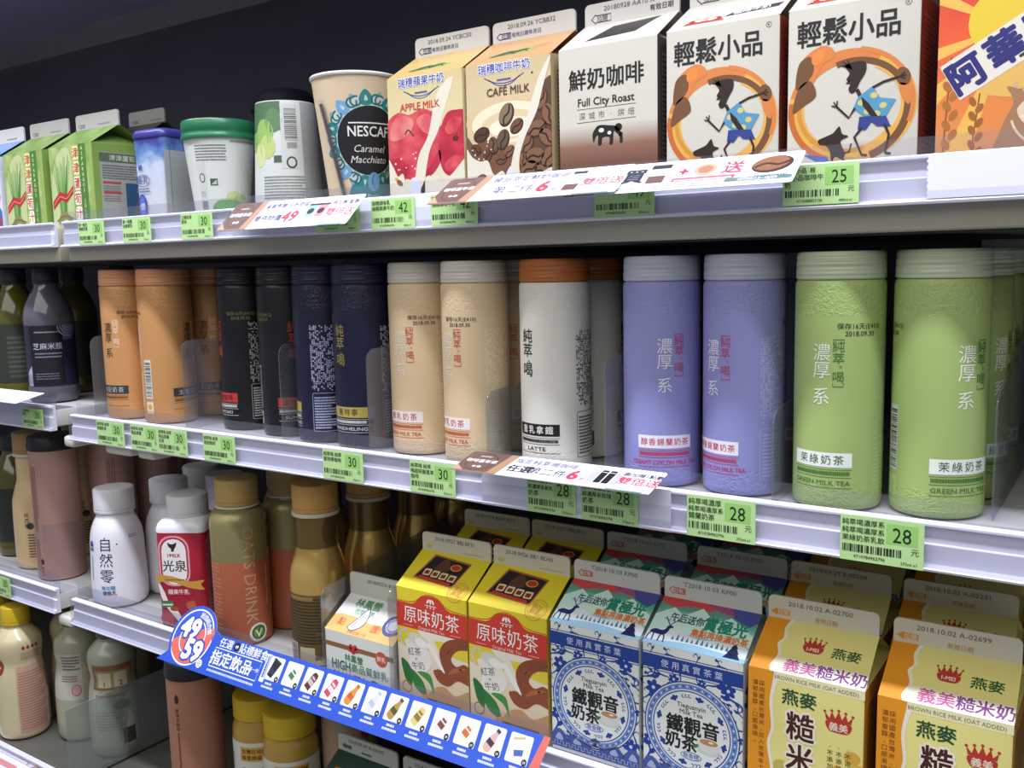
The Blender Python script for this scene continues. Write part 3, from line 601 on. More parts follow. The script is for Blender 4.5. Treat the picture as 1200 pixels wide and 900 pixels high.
# ------------------------------------------------------------------ milk tea cartons on the lower shelf
GB = 'cartons on the lower shelf'
BOT = dict(H=117., rise=26., fin=18.)
def art_yellow(fr, ga, ri):
    fr.rect(0, 0, 86, 78, vgrad('tea_ground', 0, 78, [(0, 'c9a680'), (.4, 'dcc9a8'), (1, 'efe6cf')]), 1)
    for p in ([(0, 78), (0, 60), (36, 50), (40, 62), (24, 78)], [(46, 70), (86, 74), (86, 56), (52, 60)]): fr.poly(p, 'e3cc3a', 2)
    R = 'cf3f2b'
    fr.rect(0, 77, 86, 25, R, 3); fr.sm([(14, 99), (24, 104), (32, 111), (43, 113.5), (54, 111), (62, 104), (72, 99), (43, 96)], R, 4); fr.line([(1, 103), (16, 103.5), (25, 106), (33, 112), (43, 114.5), (53, 112), (61, 106), (70, 103.5), (85, 103)], .7, R, 5, smooth=4)
    fr.tx('原味奶茶', 43, 91, 18, 'f5efe2', b=.002, sx=.95, l=8); fr.tx('Original Milk Tea', 43, 79.8, 4.6, 'f0d8c8', l=8); fr.rect(8, 79.5, 12, .4, 'f0d8c8', 8); fr.rect(66, 79.5, 12, .4, 'f0d8c8', 8)
    for a, x in ((60, -3), (120, 3), (90, 0)): fr.ell(43 + x, 108, 2.6, 1.1, 'f5efe2', 8, a)
    fr.rect(36, 103.5, 14, .7, 'f5efe2', 8); [fr.ell(39 + 4 * k, 102, .9, .9, 'f5efe2', 8, n=8) for k in range(3)]
    fr.sm([(10, 64), (14, 52), (14, 38), (22, 34), (34, 36), (42, 46), (38, 58), (34, 68)], 'e6e0d2', 5); fr.ell(27, 66, 14, 6.5, 'd8d1c2', 6, -12); fr.ell(30, 64, 8, 4.4, 'efe9dc', 7, -12); fr.ring(10, 66, 8, 9, 2.4, 'd0c8b6', 4, 60, 250)
    fr.sm([(32, 62), (40, 60), (50, 46), (58, 40), (52, 52), (42, 66)], 'efe9dc', 8)
    fr.tx('紅茶', 21, 54, 8.5, '6a6258', rot=10, l=9); fr.tx('×', 23, 47, 6, '6a6258', l=9); fr.tx('牛奶', 25, 40.5, 8.5, '6a6258', rot=10, l=9)
    for p, c in (([(14, 36), (20, 18), (34, 12), (30, 26)], '2f7a35'), ([(24, 34), (38, 26), (44, 14), (40, 34)], '3f8d40'), ([(4, 44), (8, 24), (16, 18), (16, 36)], '2a6c30')): fr.sm(p, c, 6)
    B, BD = '8d4a2c', '6a3420'
    fr.sm([(44, 40), (54, 44), (52, 60), (60, 72), (76, 78), (90, 78), (90, 70), (74, 66), (66, 56), (72, 50), (82, 54), (90, 48), (90, 34), (74, 36), (62, 28), (50, 30)], B, 6)
    fr.sm([(56, 44), (60, 58), (70, 68), (86, 73), (74, 70), (62, 62)], BD, 7); fr.sm([(62, 40), (70, 48), (84, 50), (72, 44)], 'a9633e', 7); speck(fr, B, 3, 14, 40, 34, 78, 66, .6, 1.8, 7)
    fr.sm([(40, 18), (56, 26), (70, 20), (90, 28), (90, -3), (36, -3)], 'b98e62', 5); fr.sm([(26, 6), (34, 14), (46, 10), (40, 4)], 'c8923a', 8); fr.ring(10, 16, 6, 6, .9, '7a6a3a', 8); fr.fine(36, 4, 40, 8, 2, '5a5048', 8, 3)
    ga.poly([(12, 14), (62, 10), (68, 42), (20, 46)], 'a8632c', 1); ga.poly([(14, 16), (61, 12), (66, 40), (22, 44)], '221a1c', 2); ga.ell(53, 34, 6.5, 4.2, 'd9a23c', 4); ga.ell(53, 34, 5.5, 3.2, 'b0342a', 5); ga.sm([(30, 28), (36, 42), (44, 38), (46, 28)], '5a3426', 3)
    for k in range(4): ga.rrect(20 + k * 10.5, 19 - k * .8, 8.6, 8.2, 1, 'e0cf9a', 4); ga.rrect(21.4 + k * 10.5, 20.6 - k * .8, 5.6, 4.6, .8, '8a2a20', 5)
    ga.poly([(18, 15), (58, 12), (58, 15), (18, 18)], 'c0392b', 4)
    ga.ring(71, 8, 11, 11, .9, 'd8924a', 3); ga.ring(71, 8, 8.6, 8.6, .6, 'd8924a', 3); ga.tx('添加', 71, 10.5, 6, 'd07a3e', b=.01, rot=-12); ga.tx('鮮乳', 71, 4.8, 6, 'd07a3e', b=.01, rot=-12); fr.ring(71, 117 + 6.5, 11, 11, .9, 'd8924a', 3, 180, 360)
    ri.rect(0, 0, 86, 117, 'c9b23c', 1); ri.fine(8, 12, 70, 60, 18, '6a5c2a', 3, 4)
def fin_yellow(A): A.poly([(5, 4), (9, 7), (9, 5.4), (13, 5.4), (13, 2.6), (9, 2.6), (9, 1)], 'd8c24a', 2); A.fine(52, 2, 26, 2.6, 1, 'd2c070', 2, 5)
YEL = dict(base='e6d130', base_side='b89f2c', finc='d9d4bd', art=art_yellow, fin_art=fin_yellow, **BOT)
def scroll(A, u, v, s, fl=1, c='1f3f94', l=3, rot=0):
    cr, sr = math.cos(math.radians(rot)), math.sin(math.radians(rot)); T = lambda x, y: (u + s * (x * fl * cr - y * sr), v + s * (x * fl * sr + y * cr))
    A.line([T(*p) for p in ((0, 0), (5, 5), (6, 11), (2, 14), (-2, 12), (-1, 9))], 2.0 * s, c, l, smooth=5, taper=.5)
    A.sm([T(*p) for p in ((3, 3), (9, 3), (12, 8), (8, 7))], c, l); A.sm([T(*p) for p in ((5, 12), (10, 16), (7, 20), (4, 16))], c, l); A.line([T(*p) for p in ((0, 0), (-4, -3), (-3, -8), (1, -8))], 1.6 * s, c, l, smooth=4, taper=.6)
def flower(A, u, v, s, c='1f3f94', l=3):
    for k in range(6): a = math.radians(60 * k + 20); A.ell(u + 4.2 * s * math.cos(a), v + 4.2 * s * math.sin(a), 3 * s, 2.2 * s, c, l, 60 * k + 20, 10)
    A.ell(u, v, 1.6 * s, 1.6 * s, 'cfd6e4', l + 1, n=10)
def art_porcelain(fr, ga, ri):
    BL, C = '20418f', 'e4e6dc'
    fr.rect(0, 97, 86, 11.5, BL, 4); fr.rect(0, 109.6, 86, .7, BL, 4); fr.rect(0, 95.2, 86, .7, BL, 4)
    for i, ch in enumerate('使用真實茶葉'): fr.tx(ch, 20 + i * 9.2, 102.7, 7, 'd5dbea', l=7)
    u, v = 43, 51
    fr.ell(u, v, 41, 41, C, 4, n=48); fr.ring(u, v, 41, 41, 1.1, BL, 5, n=60); fr.ring(u, v, 39, 39, 4.6, '6c87bd', 5, n=60); fr.ring(u, v, 33.4, 33.4, 1.0, BL, 5, n=60)
    for k in range(72):
        a = math.radians(5 * k); fr.rect(u + 36.7 * math.cos(a) - .7, v + 36.7 * math.sin(a) - .7, 1.4, 1.4, 'dfe4ea' if k % 2 else BL, 6)
    for k in range(16):
        a = math.radians(22.5 * k + 8); x, y = u + 28.6 * math.cos(a), v + 28.6 * math.sin(a)
        if k % 2: fr.ell(x, y, 2.6, 1.7, BL, 6, 22.5 * k, 10); fr.ell(x - 1.4 * math.sin(a), y + 1.4 * math.cos(a), 1.4, 2.4, BL, 6, 22.5 * k, 10); fr.ell(x + 2.0 * math.sin(a), y - 2.0 * math.cos(a), 1.2, 1.9, BL, 6, 22.5 * k + 40, 10)
        else:
            for d in (-.1, 0, .1): fr.ring(u + 28.8 * math.cos(a + d), v + 28.8 * math.sin(a + d), 1.5, 1.5, .7, BL, 6, 22.5 * k, 22.5 * k + 240, 10)
    fr.tx('Tieguanyin', 43, 71.5, 5.8, '2b2b2b', b=.012); fr.tx('Milk Tea', 43, 66, 5.8, '2b2b2b', b=.012)
    fr.tx('鐵觀音', 44, 54.5, 15.6, '1f1f20', b=.06, sx=.98); fr.tx('奶茶', 34.5, 40, 14.6, '1f1f20', b=.06, sx=.98)
    fr.ell(58, 38, 10, 4, 'cdd0c6', 6); fr.sm([(49, 45), (51, 38), (58, 35.5), (65, 38), (67, 45)], 'd9d8cd', 7); fr.ell(58, 45, 9, 3.4, 'e4e2d6', 8); fr.ell(58, 45, 7.8, 2.6, 'b78a5c', 9); fr.ell(60, 45.4, 2.2, .9, 'ecdcc0', 10); fr.ell(47, 39.5, 3, 1.3, '3f7a3a', 8, 35)
    fr.ell(43, 29.5, 9, 3.4, 'dfe4ea', 6); fr.ring(43, 29.5, 9, 3.4, .6, BL, 7); fr.tx('無香精', 43, 29.5, 4.6, BL, b=.03)
    for x, y, s, f, r in ((4, 88, .8, 1, -20), (20, 92, .7, -1, 30), (60, 93, .8, 1, -30), (80, 84, .9, -1, 20), (84, 62, .7, -1, 40), (3, 70, .6, 1, 0), (82, 30, .8, -1, 150), (4, 18, .9, 1, 20), (14, 28, .6, 1, 100), (76, 18, .8, -1, 0), (84, 44, .6, -1, 90), (62, 10, .6, 1, 60), (34, 93, .6, 1, 60), (48, 94, .55, -1, -40), (2, 56, .5, 1, 90), (85, 74, .55, -1, 0), (3, 44, .5, 1, -40), (24, 12, .7, -1, 10), (44, 12, .5, 1, 20), (70, 30, .5, 1, 90), (12, 92, .5, 1, 120), (70, 82, .5, -1, 200), (16, 74, .4, 1, 0)): scroll(fr, x, y, s, f, BL, 3, r)
    flower(fr, 10, 80, 1.0); flower(fr, 74, 92, .9); flower(fr, 78, 22, 1.0); flower(fr, 6, 34, .8); flower(fr, 28, 91, .7); flower(fr, 52, 93, .5); flower(fr, 82, 54, .6); flower(fr, 20, 20, .7)
    fr.rect(0, 3, 86, 7, '34549c', 3); fr.line([(x, 5 + 3 * ((k // 2) % 2)) for k, x in enumerate([j // 2 * 3 for j in range(1, 60)])], .6, 'c9d2e4', 5)
    for k in range(5): fr.sm([(8 + 18 * k - 9, 10), (8 + 18 * k - 6, 16), (8 + 18 * k, 20), (8 + 18 * k + 6, 16), (8 + 18 * k + 9, 10)], '2f4f9c', 4); fr.sm([(8 + 18 * k - 4, 10), (8 + 18 * k, 16), (8 + 18 * k + 4, 10)], 'b9c6de', 5)
    # roof panel: northern lights over snowy hills
    ga.rect(0, 0, 86, 52, 'cfe4e4', 1); ga.rect(0, 26, 86, 26, vgrad('aurora', 26, 50, [(0, '8fd0b4'), (.5, '56a08a'), (1, 'a04a60')], wob=.9, scale=.05), 2); ga.poly([(0, 52), (0, 44), (14, 40), (30, 45), (44, 42), (56, 52)], 'd0484a', 3); ga.poly([(56, 52), (66, 40), (80, 34), (86, 40), (86, 52)], '4a4e96', 3); ga.poly([(34, 52), (52, 44), (66, 42), (60, 52)], 'a04a78', 4)
    ga.poly([(0, 30), (14, 40), (24, 33), (38, 44), (52, 32), (64, 40), (86, 26), (86, 14), (0, 16)], 'cfeee0', 5); ga.rect(0, 0, 86, 15, '9cc6dc', 5); ga.sm([(0, 14), (20, 18), (44, 13), (70, 17), (88, 12), (88, 4), (40, 7), (0, 4)], 'e3edf0', 6)
    ga.tx('午后送你', 29, 30, 9.4, '1e4650', b=.05, sx=.8, l=10); ga.tx('賞極光', 62, 29.5, 14.5, '1f8a6c', b=.07, sx=.86, l=10); ga.tx('集點再換濃奶茶', 60, 18.6, 8, 'e07a2c', b=.06, sx=.86, l=10)
    for k in range(12): x = 22 + k * 4.2; ga.poly([(x, 8), (x + 2.6, 8), (x + 1.3, 12 + (k * 7 % 4))], '3d7498', 8)
    ga.poly([(68, 2), (82, 2), (79, 7), (80, 7), (77, 12), (78, 12), (75, 17), (72, 12), (73, 12), (70, 7), (71, 7)], '16244e', 9)
    N = '1b2c6a'                                              # stag
    nd = len(ga.it)
    ga.sm([(8, 16), (12, 18.5), (18, 18), (21, 20), (22, 24), (25, 25), (28, 23), (25, 21.5), (24, 17), (21, 13), (12, 13), (8, 14)], N, 9)
    for x, d in ((9, -2), (11.5, .6), (19, -.8), (21, 2)): ga.line([(x, 14.5), (x + d, 10), (x + d * 1.2, 5)], 1.3, N, 9)
    for f in (-1, 1): ga.line([(23.5, 25), (23.5 + 3 * f, 29), (23.5 + 6.5 * f, 34)], .9, N, 9, smooth=3); ga.line([(23.5 + 3 * f, 29), (23.5 + 2 * f, 33)], .7, N, 9); ga.line([(23.5 + 5 * f, 31.5), (23.5 + 8 * f, 32)], .7, N, 9)
    ga.it[nd:] = [([(p[0] * .9 - 4.5, p[1] * .88 - 1) for p in vs], fs, m, l) for vs, fs, m, l in ga.it[nd:]]
    for x, f in ((8, 1), (26, -1), (48, 1), (70, -1)): scroll(fr, x, 110.5, .42, f, BL, 3, 30)
    ri.rect(0, 0, 86, 117, 'c8ccc6', 1); [scroll(ri, 14 + 22 * (k % 3), 16 + 30 * (k // 3), 1, 1 if k % 2 else -1, BL, 3) for k in range(9)]
def fin_tg(A): arrow(A, 'c9523e', '拉開', 5, 6.4, w=14, h=6.5); A.rect(9.5, 4.8, 8.5, 3.2, 'c9523e', 1); A.tx('拉開', 13.7, 6.4, 4, 'f0e4d8', b=.02)
TGY = dict(base='e3e5da', base_side='b5b9b4', top='cfe4e4', finc='d3d2c6', art=art_porcelain, fin_art=fin_tg, **BOT)
def crown(A, u, v, s, txt, l=5):
    R = 'bb352c'
    A.sm([(u - 8 * s, v - 3 * s), (u - 9.5 * s, v + 1 * s), (u - 7 * s, v + 3.2 * s), (u + 7 * s, v + 3.2 * s), (u + 9.5 * s, v + 1 * s), (u + 8 * s, v - 3 * s), (u + 5 * s, v - 5 * s), (u - 5 * s, v - 5 * s)], R, l)
    A.poly([(u + x * s, v + y * s) for x, y in ((-9, 3.4), (-10, 9), (-6.5, 5), (-5, 10.5), (-2.4, 5.4), (0, 11.4), (2.4, 5.4), (5, 10.5), (6.5, 5), (10, 9), (9, 3.4))], R, l)
    for x, y in ((-10, 9.6), (-5, 11), (0, 12), (5, 11), (10, 9.6)): A.ell(u + x * s, v + y * s, 1.1 * s, 1.1 * s, R, l, n=8)
    A.tx(txt, u, v - 1 * s, (5.6 if len(txt) > 3 else 7) * s, 'f3e6c8', b=.03, l=l + 3)
def art_rice(fr, ga, ri):
    OR, PY = 'e8961e', 'ebe088'
    for A, v1 in ((fr, 117), (ga, 52)):
        A.sm([(-2, -4), (16, -4), (15, v1 * .1), (18, v1 * .3), (15, v1 * .5), (18, v1 * .62), (16.5, v1 * .8), (19, v1 + 6), (-2, v1 + 6)], OR, 4, n=6)
        A.sm([(-2, -4), (18, -4), (17, v1 * .1), (20.5, v1 * .3), (17.5, v1 * .5), (20.5, v1 * .62), (19, v1 * .8), (23, v1 + 6), (-2, v1 + 6)], 'f0ead0', 3, n=6)
    ga.rect(16, 0, 70, 14, 'f2eccc', 2); fr.rect(16, 110, 70, 7, 'eee7b4', 2)
    crown(ga, 42, 27, .82, 'I-MEI'); ga.tx('燕麥', 67, 27, 10.5, '1f5b34', b=.04, sx=1.05)
    for i, (ch, c) in enumerate(zip('義美糙米奶', ('c45a8e', 'c05a94', '7d3a86', '7d3a86', '7d3a86'))): ga.tx(ch, 31 + i * 12.3, 8, 12.6, c, b=.045, l=9); ga.tx(ch, 31 + i * 12.3, 8, 12.6, 'f6ecd8', b=.12, l=6)
    fr.tx('BROWN RICE MILK (OAT ADDED)', 51, 113.4, 4.3, '8a7a4a', sx=.94)
    fr.tx('燕麥', 39, 99.5, 13.2, '1e4f30', b=.045); fr.vt('糙米奶', 40, 90, 23.5, 25, '4a211c', 8, b=.05, sx=.92)
    for i, ch in enumerate('糙米奶'): fr.tx(ch, 40, 90 - 25 * (i + .5), 23.5, 'f3ead0', 6, b=.12, sx=.92)
    crown(fr, 68, 86, 1.0, '義美', 6)
    for i, t in enumerate(('‧不添加恆量香料', '‧不添加香精', '‧不添加色素')): fr.vt(t, 75 - i * 6.4, 72, 4.6, 5.2, '6a4a20', 6, b=.02)
    fr.vt('採用國產台灣米，加入台灣本土花生', 10.5, 108, 4.6, 5.2, '8a5410', 7, b=.015); fr.vt('濃郁香醇，口感滑順。', 5.5, 108, 4.6, 5.2, '8a5410', 7, b=.015)
    fr.sm([(18, 40), (28, 48), (30, 36), (38, 20), (30, 4), (18, 0)], 'c9b95a', 2); fr.sm([(56, 40), (66, 50), (84, 60), (90, 46), (90, 0), (50, 0)], 'dfb04a', 2); fr.ell(78, 64, 6, 5, 'd9a83e', 3); fr.ell(68, 52, 4, 3.4, 'd9a83e', 3)
    fr.line([(30, 0), (36, 30), (44, 52)], 1.2, '8a7a30', 4, smooth=4); [fr.ell(33 + k * 1.2 + (2.6 if k % 2 else -2.6), 14 + k * 4, 3, 1.4, 'a08a3a', 5, 55 if k % 2 else 115) for k in range(9)]
    ri.rect(0, 0, 86, 117, 'd0912a', 1); ri.fine(10, 14, 66, 90, 24, '7a5420', 3, 4)
def fin_rice(A): A.poly([(3, 5), (8, 8.4), (8, 7.4), (18, 7.4), (18, 2.8), (8, 2.8), (8, 1.8)], 'dd9a3a', 2); A.tx('拉開', 12.6, 5, 4.6, 'f0e2c0', b=.02); A.tx('有效日期', 46, 3.6, 4.4, 'd6a04e', b=.02)
RICE = dict(base='ebe088', base_side='c07c22', top='ebe088', finc='dcd6bd', art=art_rice, fin_art=fin_rice, **BOT)
BACK = .757
def sub(k, x, y, d, label, cfg): return carton(k, x, y, FB, label, GB, date=d, **cfg)
sub('yellow', -.5530, .665, '2018 0927 BBJ BF31', 'yellow and red milk tea carton in front, beside the small milk carton', YEL)
sub('yellow', -.4652, .665, '2018 0926 BB1 BD45', 'yellow and red milk tea carton in front, touching the blue porcelain pattern', YEL)
sub('yellow', -.5690, BACK, '2018 0928 BAM BJ33', 'yellow milk tea carton in the second row, behind the left yellow one', YEL)
sub('yellow', -.4810, BACK, '2018 0927 BBJ BF31', 'yellow milk tea carton in the second row, behind the right yellow one', YEL)
sub('tgy', -.3760, .665, 'T2018 10 03 KP00', 'blue and white porcelain patterned tea carton right beside the yellow cartons', TGY)
sub('tgy', -.2870, .665, 'T2018 10 03 KP00', 'blue and white porcelain patterned tea carton next to the orange rice milk', TGY)
sub('tgy', -.3920, BACK, 'T2018 10 03 KP02', 'porcelain patterned tea carton in the second row, left of its twin', TGY)
sub('tgy', -.2965, BACK, 'T2018 10 03 JP00', 'porcelain patterned tea carton in the second row, nearest the rice milk', TGY)
sub('rice', -.1970, .665, '2018.10.02 A-02700', 'orange and pale yellow rice milk carton in front, beside the porcelain pattern', RICE)
sub('rice', -.1025, .665, '2018.10.02 A-02699', 'orange and pale yellow rice milk carton in the lower right corner', RICE)
sub('rice', -.2085, BACK, '2018.09.29 B-00504', 'rice milk carton in the second row with only its roof showing, left one', RICE)
sub('rice', -.1145, BACK, '2018.10.02 A-02231', 'rice milk carton in the second row at the right edge', RICE)
for x, k, c, l in ((-.3990, 'tgy', TGY, 'porcelain patterned tea carton in the third row, left one in the dark'), (-.3060, 'tgy', TGY, 'porcelain patterned tea carton in the third row, right one in the dark'), (-.2150, 'rice', RICE, 'rice milk carton in the third row under the green bottle tag'), (-.1210, 'rice', RICE, 'rice milk carton in the third row at the far right')): sub(k, x, .849, '', l, c)
def art_small(fr, ga, ri):
    ga.rect(0, 0, 94, 50, 'dfe0dc', 1); ga.rect(0, 0, 94, 22, 'e0b060', 2); ga.sm([(0, 20), (20, 24), (50, 18), (96, 24), (96, 30), (0, 28)], 'e8e6e0', 3)
    ga.tx('林鳳營', 34, 39, 12, '2f9348', b=.04, l=8); ga.tx('低脂鮮乳', 36, 28, 7, '2f9348', b=.02, l=8); ga.sm([(26, 8), (32, 20), (38, 34), (43, 28), (44, 14), (34, 5)], 'e9e7ee', 9); ga.line([(26, 8), (32, 20), (38, 34), (43, 28), (44, 14), (34, 5), (26, 8)], 1, '2c2a5a', 10, smooth=4); ga.line([(31, 9), (38, 28)], .8, '2c2a5a', 10)
    ga.tx('點', 15, 13, 10, 'd0662e', b=.04); ga.tx('讚!', 62, 13, 10, 'd0662e', b=.04); ga.ring(80, 22, 13, 13, 4, '34478c', 8); ga.ring(80, 22, 8, 8, 2, '7284b8', 8); ga.ell(80, 22, 6, 6, 'dfe2ec', 8); ga.tx('全新包裝上市', 42, 3.5, 4.4, 'b0702a')
    fr.rect(0, 37, 94, 5, '8a6038', 2)
    for x, y in ((-3, 2.2), (3, 2.2), (-4.5, -1), (4.5, -1), (0, -2.8)): fr.ell(40 + x, 39.6 + y, 3, 2.8, 'c03a34', 4, n=12)
    fr.ell(78, 37, 8, 8, 'c2553e', 4); fr.tx('鮮乳', 78, 37, 6, 'f0dcd0', b=.02)
    fr.tx('林鳳營', 40, 29, 8.6, '2a7a44', b=.035); fr.tx('HIGH', 22, 19.5, 14, '1e6a3a', b=.03, sx=.8); fr.tx('高品質鮮乳', 61, 19.5, 10, '3a8a52', b=.015, sx=1.0); fr.tx('QUALITY', 31, 7, 14, '24304a', b=.03, sx=.8)
    fr.sm([(58, -2), (60, 8), (66, 12), (74, 10), (80, 4), (82, -2)], '2a2a34', 4)
carton('lfy', -.6475, .662, FB, 'small white milk carton with green writing beside the gold bottle', GB, w=94., d=82., H=54., rise=26., fin=24., date='20180927A 815', base='dcddd2', base_side='cfcfc4', finc='cdcfc0', art=art_small, fin_art=lambda A: A.tx('有效日期', 78, 5, 4.6, '55554e', b=.03))

# ================================================================== tall tea bottles on the middle shelf
def tea_bottle(kind, X, Y, turn, label, cols, text, date=(-55, 0)):
    """cols: body, cap, cap material kind; text: dict of printed lines"""
    r = empty('tea_bottle', (X, Y, FM + UP), face(X, Y) + math.radians(turn), label, 'bottle', 'tall tea bottles on the middle shelf')
    R, H = 31., 162.5; body, capc = cols
    pr = [(26.5, 0), (29.5, 1.0), (30.7, 3.2), (R, 6), (R, 60), (R, 120), (R, H - 4), (R - .4, H - 1.5), (R - 1.4, H)]
    b = MB(); b.lathe(pr, body, 56)
    A = Art(195, H, -97.5); T = text
    def V(s, u, top, size, pitch, c, **k): A.vt(s, u, top, size, pitch, c, **k)
    if T.get('big'):                                           # brand words run large down the front
        for ch, v, z in (('純', 117.5, 13), ('萃', 105, 13), ('。', 97.5, 9), ('喝', 88.5, 13)): A.tx(ch, T.get('bu', 0) + (1.5 if ch == '。' else 0), v, z, T['big'], b=T.get('bb', .02))
    else:
        V('濃厚', 0, 119, 13, 12.4, T['soft'], b=-.008); V('系', 0, 88, 13, 12.4, T['soft'], b=-.008)
        V('純萃', 11.5, 121, 8.4, 8.2, T['small']); V('。', 13, 106.5, 6, 4, T['small']); V('喝', 11.5, 100, 8.4, 8.6, T['small']); A.line([(8, 119), (8, 121.8), (15, 121.8), (15, 119)], .55, T['small'], 6); A.line([(8, 91.5), (8, 89), (15, 89), (15, 91.5)], .55, T['small'], 6)
    A.rect(-22, 31.5, T.get('lw', 44), 10.4, T['lab'][0], 4); n = len(T['name']); p = min(8.6, 40 / n)
    for i, ch in enumerate(T['name']): A.tx(ch, -(n - 1) * p / 2 + i * p, 36.7, min(7.4, p * .92), T['lab'][1], b=.015)
    A.fine(-21, 25.8, 42, 3.4, 1, T['line'], 4, 9, .8, 1.6); A.rect(-22, 29.6, 44, .4, T['line'], 4); A.rect(-22, 24.0, 44, .45, T['line'], 4)
    A.tx(T['latin'], 0, 20.4, 4.7, T['line'], b=.02, sx=min(1.45, 8.2 / max(1, len(T['latin'])) * 1.15 + .5)); A.rect(-22, 16.4, 44, .45, T['line'], 4)
    if T.get('date'):
        d = date[0]; A.tx(T['date'], d, 131, 4.6, T['dc'], b=.01, sx=1.05); A.tx('2018.09.30', d, 126, 4.8, T['dc'], b=.01, sx=1.0)
    ic = T['info']; u0 = 38
    A.mosaic(u0, 54, 26, 68, 13, 38, ic, 4, len(T['latin'])); A.rrect(u0, 12, 27, 40, 2, ic, 3); A.rrect(u0 + .5, 12.5, 26, 39, 1.8, T['bodyc'], 4); A.fine(u0 + 2, 15, 22, 34, 12, ic, 5, 6, .55, 2.2)
    A.rect(-58, 30, 11, 46, T.get('bcb', 'c9c9c4'), 3); A.bars(-57, 32, 9, 42, '2a2a2a', 4, True, 5); A.rrect(-58, 12, 11, 14, 1.5, ic, 3); A.ell(-52.5, 20, 3.4, 3.4, T['bodyc'], 4); A.tx('TQF', -52.5, 14.6, 3.6, T['bodyc']); A.vfine(-72, 66, 10, 50, 4, ic, 4, 5); A.vfine(-72, 20, 10, 40, 3, ic, 4, 9)
    b.art(A, cyl(R), step=3.); b.build('bottle_body', r)
    b = MB(); c0, c1 = H + .7, 182.5
    b.lathe([(28.8, H - 2), (28.8, c0), (30.2, c0), (30.7, c0 + 1), (30.7, c0 + 7), (30.3, c0 + 7.6), (30.3, c0 + 8.6), (30.6, c0 + 9.2), (30.5, c0 + 13), (30.1, c0 + 13.4), (30.1, c0 + 14), (30.4, c0 + 14.4), (30.2, c1 - 2), (29.6, c1 - .6), (28.2, c1), (20, c1)], capc, 56)
    b.build('screw_cap', r)
    return r
def capm(name, h, rough=.4, tr=0.): return ribbed(name, h, rough, 3.2, 'v', tr)
LAV = dict(soft='eceaf4', small='c2386c', lab=('ece6ee', 'c23a5a'), name='醇香錫蘭奶茶', line='c03a66', latin='CREAMY CEYLON MILK TEA', info='b4b4d8', bodyc='9394cb', date='保存16天(1609)', dc='3c3c58')
GRN = dict(soft='f0f2e2', small='3f7a3a', lab=('eef0e6', '3f6a3c'), name='茉綠奶茶', line='4a7a38', latin='GREEN MILK TEA', info='b4c98a', bodyc='a6bc70', date='保存16天(E415)', dc='32382a')
CRM = dict(soft='f2e8d4', small='c84a3c', lab=('f2e9e0', 'c4463c'), name='鮮乳奶茶', line='c4583c', latin='FRESH MILK TEA', info='efe0bc', bodyc='e4c99e', date='保存16天(E410)', dc='3c352a')
LAT = dict(big='1c1a18', bu=-8, lab=('1c1a18', 'f0ede4'), name='重乳拿鐵', line='2a2825', latin='LATTE', info='4a4844', bodyc='e6e2d4')
NVY = dict(big='a99a4a', bu=-6, bb=0, lab=('b5a04a', '2a2a3a'), name='曼特寧', line='c9c6bc', latin='MANDHELING', info='b9bcd8', bodyc='1c1c38', bcb='9a9cb0', date='保存16天(E411)', dc='8a8648')
BLK = dict(big='b04038', bu=-2, bb=0, lab=('c03a34', '3a1210'), name='炭焙咖啡', line='cfccc6', latin='SUMIYAKI', info='b5b5ac', bodyc='17171a', bcb='8a8a86', date='保存16天(E412)', dc='8a8648')
ORG = dict(soft='4a3420', small='f0dcc0', lab=('3a3a3c', 'b9b6ae'), name='太妃奶茶', line='7a5226', latin='', info='e9d3b4', bodyc='d49a60', bcb='d8d4cc', date='保存16天(E408)', dc='4a3a24')
p_lav, p_grn, p_crm = pebbled('lavender_plastic', '9394cb', 20, 138), pebbled('green_plastic', 'a6bc70', 20, 138), pebbled('cream_plastic', 'e4c99e', 20, 138)
p_wht, p_nvy, p_blk, p_org = pebbled('white_plastic', 'e6e2d4', 20, 138, scale=.28), pebbled('navy_plastic', '1c1c38', 20, 138, .36), pebbled('black_plastic', '17171a', -5, 900, .36), pebbled('copper_plastic', 'd49a60', 20, 138, .36, .2, .5)
c_clr, c_clrg, c_clrc = capm('frosted_cap', 'b9bccb', .35), capm('frosted_green_cap', 'c3cdaa', .35), capm('frosted_cream_cap', 'd9d0bf', .35)
c_brn, c_nvy, c_blk, c_org = capm('amber_cap', 'b8692c', .38), capm('navy_cap', '1e1f3c', .35), capm('black_cap', '18181b', .35), capm('apricot_cap', 'e09a6c', .38)
tb = tea_bottle
tb('org', -1.0539, .700, -50, 'orange tea bottle at the left end of the middle row', (p_org, c_org), ORG, (30, 0))
tb('org', -.9784, .700, 47, 'orange tea bottle beside the black bottles, white barcode showing', (p_org, c_org), ORG, (-75, 0))
tb('org', -.9800, .768, -20, 'orange tea bottle in the second row, partly hidden by the front one', (p_org, c_org), ORG)
tb('blk', -.8550, .717, -66, 'black tea bottle on the left with its small print facing out', (p_blk, c_blk), BLK, (30, 0))
tb('blk', -.7815, .712, 15, 'black tea bottle with red lettering, next to the navy bottles', (p_blk, c_blk), BLK, (-40, 0))
tb('nvy', -.7165, .703, -98, 'navy tea bottle with a dense block of white print facing out', (p_nvy, c_nvy), NVY, (0, 0))
tb('nvy', -.6545, .698, -40, 'navy tea bottle with gold lettering beside the cream bottles', (p_nvy, c_nvy), NVY, (-32, 0))
tb('crm', -.5840, .703, -43, 'cream milk tea bottle touching the navy bottle', (p_crm, c_clrc), CRM, (26, 0))
tb('crm', -.5130, .695, -54, 'cream milk tea bottle next to the white latte bottle', (p_crm, c_clrc), CRM, (14, 0))
tb('crm', -.5120, .765, -30, 'cream milk tea bottle in the second row between cream and white', (p_crm, c_clrc), CRM)
